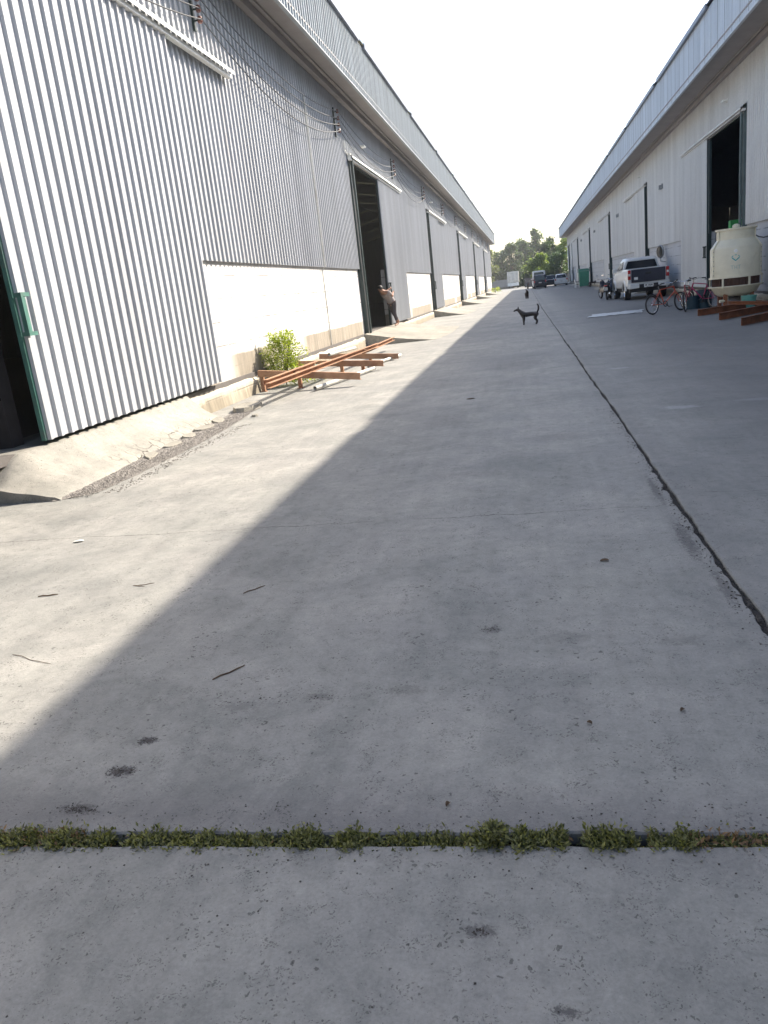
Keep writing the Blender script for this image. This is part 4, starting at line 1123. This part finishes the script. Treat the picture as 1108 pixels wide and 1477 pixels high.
def car(name, label, cat, x, y, rz, paint, Lc, W, H, zb, kind='hatch', plate=True, grp=None):
    t = thing(name, label, cat, (x, y, 0), rz, grp)
    g0 = .26
    if kind == 'van':
        secs = [(0.0, .88, .95, .70, H-.10), (.10, .97, 1, .86, H-.02), (1.2, 1, 1, .88, H), (2.6, 1, 1, .86, H-.03), (3.4, 1, .99, .78, zb+.06), (Lc-.2, .9, .9, .70, zb-.22)]
    elif kind == 'hatch':
        secs = [(0.0, .9, .94, .72, zb+.04), (.12, .97, .98, .74, zb+.10), (.50, 1, 1, .74, H-.10), (.95, 1, 1, .74, H-.01), (2.0, 1, 1, .74, H), (2.6, 1, .99, .72, H-.10), (3.3, 1, .97, .78, zb+.04), (Lc-.2, .88, .88, .68, zb-.22)]
    elif kind == 'sedan':
        secs = [(0.0, .9, .94, .78, zb-.02), (.12, .97, .98, .84, zb+.04), (.80, 1, 1, .80, zb+.06), (1.25, 1, 1, .70, H-.03), (2.2, 1, 1, .70, H), (2.8, 1, .99, .70, H-.10), (3.4, 1, .97, .78, zb+.04), (Lc-.2, .88, .88, .68, zb-.22)]
    b = MB(); rings = []
    for (yy, wl, wb, wr_, zr) in secs:
        zbb = min(zb, zr-.13)
        rings.append(section(yy, W*wl, W*wb, W*wr_, g0, zbb, zr))
    b.loft(rings); b.build('body', M[paint], t, smooth=True)
    # rear window
    if kind == 'van': z0, z1, y0_, y1_ = zb+.04, H-.20, -.012, .03
    elif kind == 'hatch': z0, z1, y0_, y1_ = zb+.10, H-.10, .10, .50
    else: z0, z1, y0_, y1_ = zb+.10, H-.08, .82, 1.18
    b = MB(); w0, w1 = W*.80, W*.66; off = .03
    b.add([(-w0, y0_-off, z0+.01), (w0, y0_-off, z0+.01), (w1, y1_-off, z1), (-w1, y1_-off, z1), (-w0, y0_+.05, z0-.04), (w0, y0_+.05, z0-.04), (w1, y1_+.05, z1-.04), (-w1, y1_+.05, z1-.04)], [(0,1,2,3),(0,3,7,4),(1,5,6,2),(3,2,6,7),(0,4,5,1)])
    b.build('rear_window', M['glass'], t)
    for s in (-1, 1):
        b = MB(); ya, yb_ = (.35, 3.0) if kind != 'sedan' else (1.2, 3.0)
        zt_ = H-.14; wr_ = W*(.88 if kind == 'van' else .76)
        b.add([(s*(W*.985+.0), ya, zb+.03), (s*W*.985, yb_, zb+.03), (s*(wr_+.07), yb_-.45, zt_), (s*(wr_+.07), ya+.25, zt_), (s*W*.9, ya, zb+.03), (s*W*.9, yb_, zb+.03), (s*wr_*.95, yb_-.45, zt_), (s*wr_*.95, ya+.25, zt_)],
              [(0,1,2,3),(4,7,6,5),(0,4,5,1),(1,5,6,2),(2,6,7,3),(3,7,4,0)]); b.build('side_window', M['glass'], t)
        b = MB(); b.box((s*(W-.10), .035, zb-.10), (.15, .10, .24)); b.build('tail_light', M['redlens'], t, bevel=.02)
        b = MB(); b.box((s*(W+.08), 2.75, zb+.08), (.16, .09, .13)); b.build('mirror', M[paint], t, bevel=.03)
    b = MB(); b.loft([[(-W*.95, .02, .34), (-W*.95, .16, .34), (-W*.95, .16, .58), (-W*.95, .02, .56)], [(-W*.6, -.07, .32), (-W*.6, .14, .32), (-W*.6, .14, .60), (-W*.6, -.07, .58)], [(W*.6, -.07, .32), (W*.6, .14, .32), (W*.6, .14, .60), (W*.6, -.07, .58)], [(W*.95, .02, .34), (W*.95, .16, .34), (W*.95, .16, .58), (W*.95, .02, .56)]])
    b.build('rear_bumper', M['black' if paint == 'dk_paint' else paint], t, smooth=True)
    if plate: text_plate(t, 0, -.075 if kind != 'van' else -.08, .62 if kind != 'van' else .78, .36, .13, 7)
    b = MB(); b.bb(-W*.85, W*.85, .2, Lc-.3, .16, .27); b.build('underbody', M['black'], t)
    wheelset(t, W, (.75, Lc-.85), .32, .20)
    return t
car('van', 'dark minivan seen from behind in the middle of the far end of the yard', 'van', 1.95, 111.5, 0, 'dk_paint', 4.6, .85, 1.82, 1.05, 'van')
car('van', 'taller white van mostly hidden behind the dark minivan', 'van', 1.92, 117.5, 0, 'wht_paint', 5.0, .98, 2.40, 1.25, 'van', plate=False)
car('car', 'white hatchback parked by the end of the right warehouse', 'car', 4.98, 116.8, 0, 'wht_paint', 4.1, .88, 1.62, .98, 'hatch')
car('car', 'dark car half hidden between the minivan and the white hatchback', 'car', 3.7, 124.0, 0, 'dk_paint', 4.3, .86, 1.62, .95, 'sedan', plate=False)

def box_truck():
    t = thing('box_truck', 'box truck with a pale cargo body seen from behind at the far left', 'truck', (-2.35, 157, 0))
    b = MB(); b.bb(-1.1, 1.1, 0, 5.5, 1.05, 3.10); body = b.build('cargo_box', M['box_body'], t, bevel=.03)
    for s in (-1, 1):
        b = MB(); b.bb(s*.04, s*1.02, -.03, -.004, 1.12, 3.02); b.build('rear_door', M['box_body'], t, bevel=.01)
        b = MB(); b.bb(s*.08, s*.11, -.06, -.032, 1.12, 3.0); b.bb(s*.72, s*.75, -.06, -.032, 1.12, 3.0); b.build_each('lock_bar', M['steel'], t)
        b = MB(); b.box((s*.85, -.02, .82), (.22, .05, .12)); b.build('tail_light', M['redlens'], t)
    b = MB(); b.bb(-1.08, 1.08, -.06, .0, .42, 1.0); b.build('tail_board', M['gate_white'], t, bevel=.01)
    b = MB(); b.bb(-.45, .45, .1, 7.2, .6, 1.04); b.build('chassis', M['black'], t)
    b = MB(); b.loft([[(x_, 5.65, z_) for x_, z_ in ((-1, .55), (1, .55), (1, 1.5), (.88, 2.35), (-.88, 2.35), (-1, 1.5))], [(x_, 7.0, z_) for x_, z_ in ((-1, .55), (1, .55), (1, 1.5), (.88, 2.30), (-.88, 2.30), (-1, 1.5))], [(x_, 7.5, z_) for x_, z_ in ((-.96, .55), (.96, .55), (.96, 1.3), (.9, 1.4), (-.9, 1.4), (-.96, 1.3))]])
    b.build('cab', M['wht_paint'], t, smooth=True)
    for s in (-1, 1):
        b = MB(); b.box((s*1.22, 6.7, 1.7), (.16, .08, .40)); b.build('mirror', M['black'], t)
    wheelset(t, 1.0, (1.4, 6.4), .42, .30)
box_truck()

# ------------------------------------------------------------------ bin, chair
t = thing('waste_bin', 'large green bin with a lid standing by the right wall far down the yard', 'bin', (6.0, 86.3, 0))
b = MB(); b.loft([[(-.46, -.40, .10), (.46, -.40, .10), (.46, .40, .10), (-.46, .40, .10)], [(-.52, -.46, 1.62), (.52, -.46, 1.62), (.52, .46, 1.62), (-.52, .46, 1.62)]]); b.build('body', M['grn_plastic'], t, bevel=.03)
b = MB(); b.loft([[(-.54, -.48, 1.63), (.54, -.48, 1.63), (.54, .48, 1.63), (-.54, .48, 1.63)], [(-.50, -.40, 1.80), (.50, -.40, 1.80), (.50, .44, 1.84), (-.50, .44, 1.84)]]); b.build('lid', M['grn_plastic'], t, bevel=.02)
for s in (-1, 1):
    b = MB(); b.lathe([(0, -.03), (.10, -.03), (.10, .03), (0, .03)], (s*.38, -.30, .10), 14, 'x'); b.build('wheel', M['black'], t)
b = MB(); b.box((0, -.455, 1.05), (.7, .02, .04)); b.box((0, -.45, .7), (.7, .02, .04)); b.build_each('rib', M['grn_plastic'], t)
t = thing('plastic_chair', 'white plastic chair standing left of the green bin', 'chair', (5.32, 86.3, 0), math.radians(100))
b = MB(); b.box((0, 0, .43), (.42, .42, .03)); b.build('seat', M['gate_white'], t, bevel=.008)
b = MB(); b.add([(-.20, .20, .45), (.20, .20, .45), (.22, .30, .84), (-.22, .30, .84), (-.20, .22, .45), (.20, .22, .45), (.22, .32, .84), (-.22, .32, .84)], [(0,1,2,3),(4,7,6,5),(0,4,5,1),(1,5,6,2),(2,6,7,3),(3,7,4,0)]); b.build('backrest', M['gate_white'], t)
for sx in (-1, 1):
    for sy in (-1, 1):
        b = MB(); b.beam((sx*.19, sy*.19, .42), (sx*.23, sy*.23, 0), .04, .03); b.build('leg', M['gate_white'], t)

# ------------------------------------------------------------------ skinned figures
def skinned(name, verts, edges, radii, mat, parent=None, root=0, sub=2, loc=(0,0,0), rz=0, smooth=True):
    me = bpy.data.meshes.new(name); me.from_pydata(verts, edges, []); me.materials.append(mat)
    o = bpy.data.objects.new(name, me); C.objects.link(o)
    sk = o.modifiers.new('skin', 'SKIN'); sk.use_smooth_shade = True
    for i, r in enumerate(radii):
        rr = r if isinstance(r, tuple) else (r, r)
        me.skin_vertices[0].data[i].radius = rr
        me.skin_vertices[0].data[i].use_root = (i == root)
    sb = o.modifiers.new('sub', 'SUBSURF'); sb.levels = sub; sb.render_levels = sub
    dg = bpy.context.evaluated_depsgraph_get(); dg.update()
    ev = bpy.data.meshes.new_from_object(o.evaluated_get(dg))
    ev.name = name
    o.modifiers.clear(); o.data = ev
    ev.polygons.foreach_set("use_smooth", [True]*len(ev.polygons))
    if not ev.materials: ev.materials.append(mat)
    if parent: o.parent = parent
    o.location = loc; o.rotation_euler = (0, 0, rz)
    return o

def dog(label, loc, rz, mat, s=1.0, tail_up=True, headturn=0):
    # local: nose towards +x, z up; about .48 m at the back
    V = [(0,0,.36), (-.16,0,.365), (.15,0,.345), (.25,0,.375), (.34,0,.47), (.40,0,.545), (.47,0,.54), (.57,0,.50),     # pelvis.. spine, chest, neck, skull, muzzle, nose
         (-.22,.055,.31), (-.18,.06,.20), (-.26,.06,.115), (-.235,.06,.02), (-.20,.06,.012),       # hind left
         (-.22,-.055,.31), (-.15,-.06,.20), (-.225,-.06,.115), (-.20,-.06,.02), (-.165,-.06,.012),  # hind right
         (.22,.06,.30), (.20,.065,.20), (.215,.065,.11), (.21,.065,.02), (.245,.065,.012),
         (.22,-.06,.30), (.235,-.065,.20), (.245,-.065,.11), (.235,-.065,.02), (.27,-.065,.012)]
    E_ = [(0,1),(0,2),(2,3),(3,4),(4,5),(5,6),(6,7),(1,8),(8,9),(9,10),(10,11),(11,12),(1,13),(13,14),(14,15),(15,16),(16,17),(3,18),(18,19),(19,20),(20,21),(21,22),(3,23),(23,24),(24,25),(25,26),(26,27)]
    Rr = [(.102,.086),(.098,.096),(.130,.10),(.120,.095),(.080,.072),(.068,.064),(.046,.040),(.024,.021),
          .082,.056,.032,.026,.027,.082,.056,.032,.026,.027,.068,.044,.030,.026,.028,.068,.044,.030,.026,.028]
    b0 = len(V)
    if tail_up: tv = [(-.26,0,.40),(-.31,0,.50),(-.31,0,.62),(-.26,0,.69)]
    else: tv = [(-.27,0,.37),(-.34,0,.30),(-.38,0,.22)]
    for i, q in enumerate(tv):
        V.append(q); E_.append((1 if i == 0 else b0+i-1, b0+i)); Rr.append((.032, .034, .034, .018)[i])
    V = [(x*s, y*s, z*s) for x, y, z in V]; Rr = [tuple(q*s for q in r) if isinstance(r, tuple) else r*s for r in Rr]
    o = skinned('dog', V, E_, Rr, M[mat], loc=loc, rz=rz)
    tag(o, label, 'dog')
    for sd in (-1, 1):
        e = MB(); e.add([(.375*s, sd*.030*s, .575*s), (.42*s, sd*.035*s, .575*s), (.39*s, sd*.055*s, .655*s), (.385*s, sd*.05*s, .57*s)], [(0,1,2),(1,3,2),(3,0,2),(0,3,1)])
        e.build('ear', M[mat], o)
    for sd in (-1, 1):
        e = MB(); e.lathe([(0, -.008*s), (.008*s, 0), (0, .008*s)], (.435*s, sd*.030*s, .565*s), 8); e.build('eye', M['glass'], o)
    return o
d1 = dog('black dog with raised tail standing sideways in the middle of the shaded yard', (.08, 27.25, 0), math.radians(172), 'dog', .96)
jaw = MB(); jaw.loft([[(.45, -.012, .49), (.45, .012, .49), (.45, .012, .505), (.45, -.012, .505)], [(.54, -.008, .455), (.54, .008, .455), (.54, .008, .465), (.54, -.008, .465)]]); jaw.build('jaw', M['dog'], d1)
dog('small dark dog with pale legs far up the yard before the vehicles', (.04, 63.5, 0), math.radians(-84), 'dog_brown', 1.1)
dog('dark dog standing beside the green bin along the right wall', (6.55, 82.5, 0), math.radians(5), 'dog_brown', 1.15, False)

# person pulling the sliding door
def person():
    t = thing('person', 'person in a greyish shirt and dark trousers bending to pull the left sliding door', 'person', (-4.86, 28.78, .37), math.radians(-24))
    # local axes: +x = world -y (towards viewer, direction of lean), +y = world +x (street), z up
    def G(a, b_, c_): return (b_, -a, c_)
    # pelvis at height .88 leaning
    V = [G(0,0,.86), G(.10,0,1.00), G(.26,0,1.14), G(.42,0,1.22), G(.50,0,1.27), G(.60,.0,1.30), G(.68,.0,1.37)]
    E_ = [(0,1),(1,2),(2,3),(3,4),(4,5),(5,6)]
    Rr = [(.135,.115),(.125,.11),(.14,.115),(.13,.12),(.060,.060),(.088,.088),(.070,.070)]
    def add(p, par, r): V.append(p); E_.append((par, len(V)-1)); Rr.append(r); return len(V)-1
    for s, off in ((1, .14), (-1, -.12)):
        h = add(G(.0-.02, s*.09, .80), 0, .095)
        if s > 0: k = add(G(.03, s*.10, .46), h, .060); a = add(G(-.12, s*.10, .09), k, .042); f = add(G(-.02, s*.11, .035), a, .038); add(G(.10, s*.12, .028), f, .028)
        else: k = add(G(-.22, s*.10, .45), h, .060); a = add(G(-.50, s*.10, .12), k, .042); f = add(G(-.43, s*.11, .04), a, .038); add(G(-.32, s*.12, .028), f, .028)
    # right arm (street side) reaches back to the door handle; left arm also
    sh = add(G(.36, .17, 1.20), 3, .062); el = add(G(.09, .13, 1.06), sh, .045); wr = add(G(-.24, -.05, 1.20), el, .032)
    sh2 = add(G(.36, -.15, 1.22), 3, .060); el2 = add(G(.05, -.25, 1.20), sh2, .044); wr2 = add(G(-.25, -.16, 1.34), el2, .031)
    body = skinned('body', V, E_, Rr, M['skin'], t, 0, 2)
    # shirt and trousers as slightly larger shells along the same skeleton
    sv = [G(-.08,0,.78), G(.10,0,1.00), G(.26,0,1.14), G(.42,0,1.22), G(.48,0,1.255), G(.36,.17,1.20), G(.17,.15,1.11), G(.36,-.15,1.22), G(.15,-.22,1.21)]
    skinned('shirt', sv, [(0,1),(1,2),(2,3),(3,4),(3,5),(5,6),(3,7),(7,8)], [(.185,.155),(.165,.145),(.158,.132),(.146,.135),(.07,.07),.076,.062,.074,.060], M['shirt'], t, 2, 2)
    tv = [G(.03,0,.94), G(-.02,.09,.80), G(.03,.10,.46), G(-.09,.10,.17), G(-.02,-.09,.80), G(-.22,-.10,.45), G(-.44,-.10,.19)]
    skinned('trousers', tv, [(0,1),(1,2),(2,3),(0,4),(4,5),(5,6)], [(.15,.125),.112,.076,.062,.108,.076,.062], M['trousers'], t, 0, 2)
    # face and hair
    h = MB(); c = Vector(G(.655, 0, 1.37))
    vs = []; n, m_ = 14, 8
    for i in range(m_+1):
        th = i/m_*PI*.62
        for k in range(n):
            a = 2*PI*k/n; p = Vector((math.sin(th)*math.cos(a)*.098, math.sin(th)*math.sin(a)*.105, math.cos(th)*.105))
            p = Matrix.Rotation(-.25, 3, 'X') @ p; vs.append(c + p + Vector((0, .012, .012)))
    h.add(vs, [(i*n+k, i*n+(k+1) % n, (i+1)*n+(k+1) % n, (i+1)*n+k) for i in range(m_) for k in range(n)])
    h.build('hair', M['hair'], t, smooth=True)
    f = MB(); f.lathe([(0, -.02), (.014, -.01), (.010, .012), (0, .02)], c+Vector((0, -.10, -.045)), 8); f.build('nose', M['skin'], t, smooth=True)
    for s in (-1, 1):
        f = MB(); f.lathe([(0, -.03), (.012, -.015), (.014, .01), (0, .03)], c+Vector((s*.088, -.005, -.04)), 8); f.build('ear', M['skin'], t, smooth=True)
        f = MB(); f.lathe([(0, -.008), (.010, 0), (0, .008)], c+Vector((s*.033, -.084, -.02)), 8); f.build('eye', M['glass'], t, smooth=True)
    f = MB(); f.box(c+Vector((0, -.083, -.085)), (.045, .012, .010)); f.build('mouth', M['insul'], t)
    # hands: palm and five bent fingers closing on the handle
    for (w_, s) in ((Vector(G(-.24, -.05, 1.20)), 1), (Vector(G(-.25, -.16, 1.34)), -1)):
        HV = [w_, w_+Vector((0, .05, .01))]; HE = [(0,1)]; HR = [.026, (.038,.018)]
        for j in range(4):
            q0 = w_+Vector((-.010, .085, .035-.022*j)); ln = (.030, .034, .032, .025)[j]
            HV += [q0, q0+Vector((-.018, ln*.8, 0)), q0+Vector((-.038, ln*.5, 0)), q0+Vector((-.042, 0, 0))]; bi = len(HV)-4
            HE += [(1, bi), (bi, bi+1), (bi+1, bi+2), (bi+2, bi+3)]; HR += [.0095, .0085, .008, .007]
        HV += [w_+Vector((-.015, .05, .05)), w_+Vector((-.035, .08, .055))]; HE += [(1, len(HV)-2), (len(HV)-2, len(HV)-1)]; HR += [.011, .009]
        skinned('hand', [tuple(v) for v in HV], HE, HR, M['skin'], t, 0, 1)
person()

# ------------------------------------------------------------------ background trees and wall
def tree(name, label, x, y, h, r, mat, trunk_h, n=1500, leaf=.45, seed=0, z0=-.1, squash=1.0, grp='trees beyond the far end of the yard'):
    rnd = random.Random(seed); t = thing(name, label, 'tree', (x, y, z0), 0, grp)
    tr = MB(); tr.tube([(0,0,0), (.1,0,trunk_h*.5), (0,.1,trunk_h), (.1, 0, h*.75)], [r*.07+.06, r*.055+.05, r*.045+.04, .03], 8)
    cl = []
    nc = 24
    for k in range(nc):
        a = rnd.uniform(0, 2*PI); u = rnd.random(); zz = trunk_h*.7 + (h-trunk_h*.7)*(.02+.90*u)
        rr = r*(.80*math.sqrt(rnd.random()))*(1-.55*max(0, u-.45)/.55)
        c = Vector((rr*math.cos(a), rr*math.sin(a)*squash, zz)); cs = r*rnd.uniform(.28, .50)*(1-.3*u)
        cl.append((c, cs)); tr.tube([(0, 0, trunk_h*.8), c*.55+Vector((0,0,trunk_h*.35)), c], [.09, .06, .02], 5)
    tr.build('trunk', M['bark'], t, smooth=True)
    f = MB()
    for k in range(n):
        c, cs = cl[rnd.randrange(nc)]
        d = Vector((rnd.gauss(0,1), rnd.gauss(0,1), rnd.gauss(0,1))).normalized()
        rad = cs*(rnd.random()**.45)*(1+.5*noise.noise(d*2+c))
        p = c + Vector((d.x*rad, d.y*rad, d.z*rad*.85))
        dd = (rnd.gauss(0,1), rnd.gauss(0,1), rnd.gauss(-.2,.8))
        l = leaf*rnd.uniform(.6, 1.3)
        leafquad(f, p, dd, (rnd.gauss(0,.5), rnd.gauss(0,.5), 1), l, l*.32)
    f.build('crown', M[mat], t, fix=False)
    return t
TR = [('leafy_tree', 'pale dry looking tree nearest the left warehouse corner', -7.3, 158, 7.8, 2.6, 'tree_d', 2.2),
      ('leafy_tree', 'mid green tree just right of the left warehouse corner', -5.2, 168, 7.6, 2.8, 'tree_b', 2.0),
      ('leafy_tree', 'dark round tree directly behind the box truck', -2.6, 166, 9.0, 3.2, 'tree_a', 2.2),
      ('leafy_tree', 'tall dark tree between the box truck and the tallest tree', .0, 172, 10.3, 3.1, 'tree_b', 2.5),
      ('leafy_tree', 'tallest tree in the middle with a ragged pointed top', 3.0, 174, 11.7, 3.3, 'tree_b', 3.0),
      ('leafy_tree', 'mid green tree right of the tallest tree', 5.6, 176, 9.9, 2.9, 'tree_a', 3.0),
      ('leafy_tree', 'sunlit yellow green tree beside the right warehouse corner', 8.2, 164, 8.7, 3.2, 'tree_c', 2.4),
      ('leafy_tree', 'dark low tree behind the white hatchback', 6.3, 150, 5.9, 2.7, 'tree_a', 1.4),
      ('leafy_tree', 'bright yellow green bushy tree behind the vans', 2.2, 150, 5.6, 2.7, 'tree_c', 1.2),
      ('leafy_tree', 'low dark tree left of the bright bushy tree', .0, 171, 5.0, 2.4, 'tree_a', .9),
      ('leafy_tree', 'dark tree filling behind the end of the right warehouse', 10.5, 170, 8.5, 3.4, 'tree_a', 2.4),
      ('leafy_tree', 'low bushy tree behind the far grey wall', -6.0, 163, 4.8, 2.3, 'tree_b', 1.0)]
for i, (nm, lab, x, y, h, r, m_, th) in enumerate(TR):
    tree(nm, lab, x, y, h, r, m_, th, n=5200, leaf=.42, seed=i+3)
# dense thicket behind everything that reads as one mass
f = MB(); rnd = random.Random(5)
for k in range(16000):
    x = rnd.uniform(-40, 45); y = rnd.uniform(180, 188); hh = 5.2 + 2.5*N((x*.12, 3, 0)) + 1.0*N((x*.5, 1, 0))
    p = Vector((x, y, rnd.uniform(0, 1)**.8*hh)); l = rnd.uniform(.5, 1.1)
    leafquad(f, p, (rnd.gauss(0,1), rnd.gauss(0,1), rnd.gauss(0,.8)), (rnd.gauss(0,.5), rnd.gauss(0,.5), 1), l, l*.4)
tag(f.build('far_thicket', M['tree_a'], fix=False), 'far off green thicket behind the separate trees', 'thicket', kind='stuff')
t = thing('boundary_wall', 'low grey concrete wall closing the far left end of the yard', 'wall', (-6, 160, 0))
b = MB(); b.bb(-14, 3.4, 0, .18, 0, 1.75); b.build('panel', M['block_R'], t)
b = MB()
for k in range(7): b.bb(-13.6+k*2.8, -13.35+k*2.8, -.05, .0, 0, 1.9)
b.build_each('post', M['block_R'], t)
b = MB(); b.bb(-14, 3.4, -.04, .22, 1.753, 1.83); b.build('coping', M['ramp'], t)
t = thing('boundary_wall', 'dark grey wall behind the parked vans and cars', 'wall', (4, 146, 0))
b = MB(); b.bb(-4.2, 12, 0, .18, 0, 1.5); b.build('panel', M['floor_in'], t)
b = MB(); b.bb(-4.4, 12, -.04, .22, 1.503, 1.57); b.build('coping', M['floor_in'], t)

# ------------------------------------------------------------------ light haze in the air
mz = bpy.data.materials.new('haze'); mz.use_nodes = True; t_ = mz.node_tree; t_.nodes.clear()
pv = t_.nodes.new('ShaderNodeVolumePrincipled'); pv.inputs['Density'].default_value = .0006; pv.inputs['Color'].default_value = (.86, .90, .95, 1); pv.inputs['Anisotropy'].default_value = .3
ou = t_.nodes.new('ShaderNodeOutputMaterial'); t_.links.new(pv.outputs[0], ou.inputs['Volume'])
b = MB(); b.bb(-205, 205, -165, 345, -1.2, 14.0)
tag(b.build('haze', mz), 'thin pale haze in the air along the whole yard', 'haze', kind='stuff')
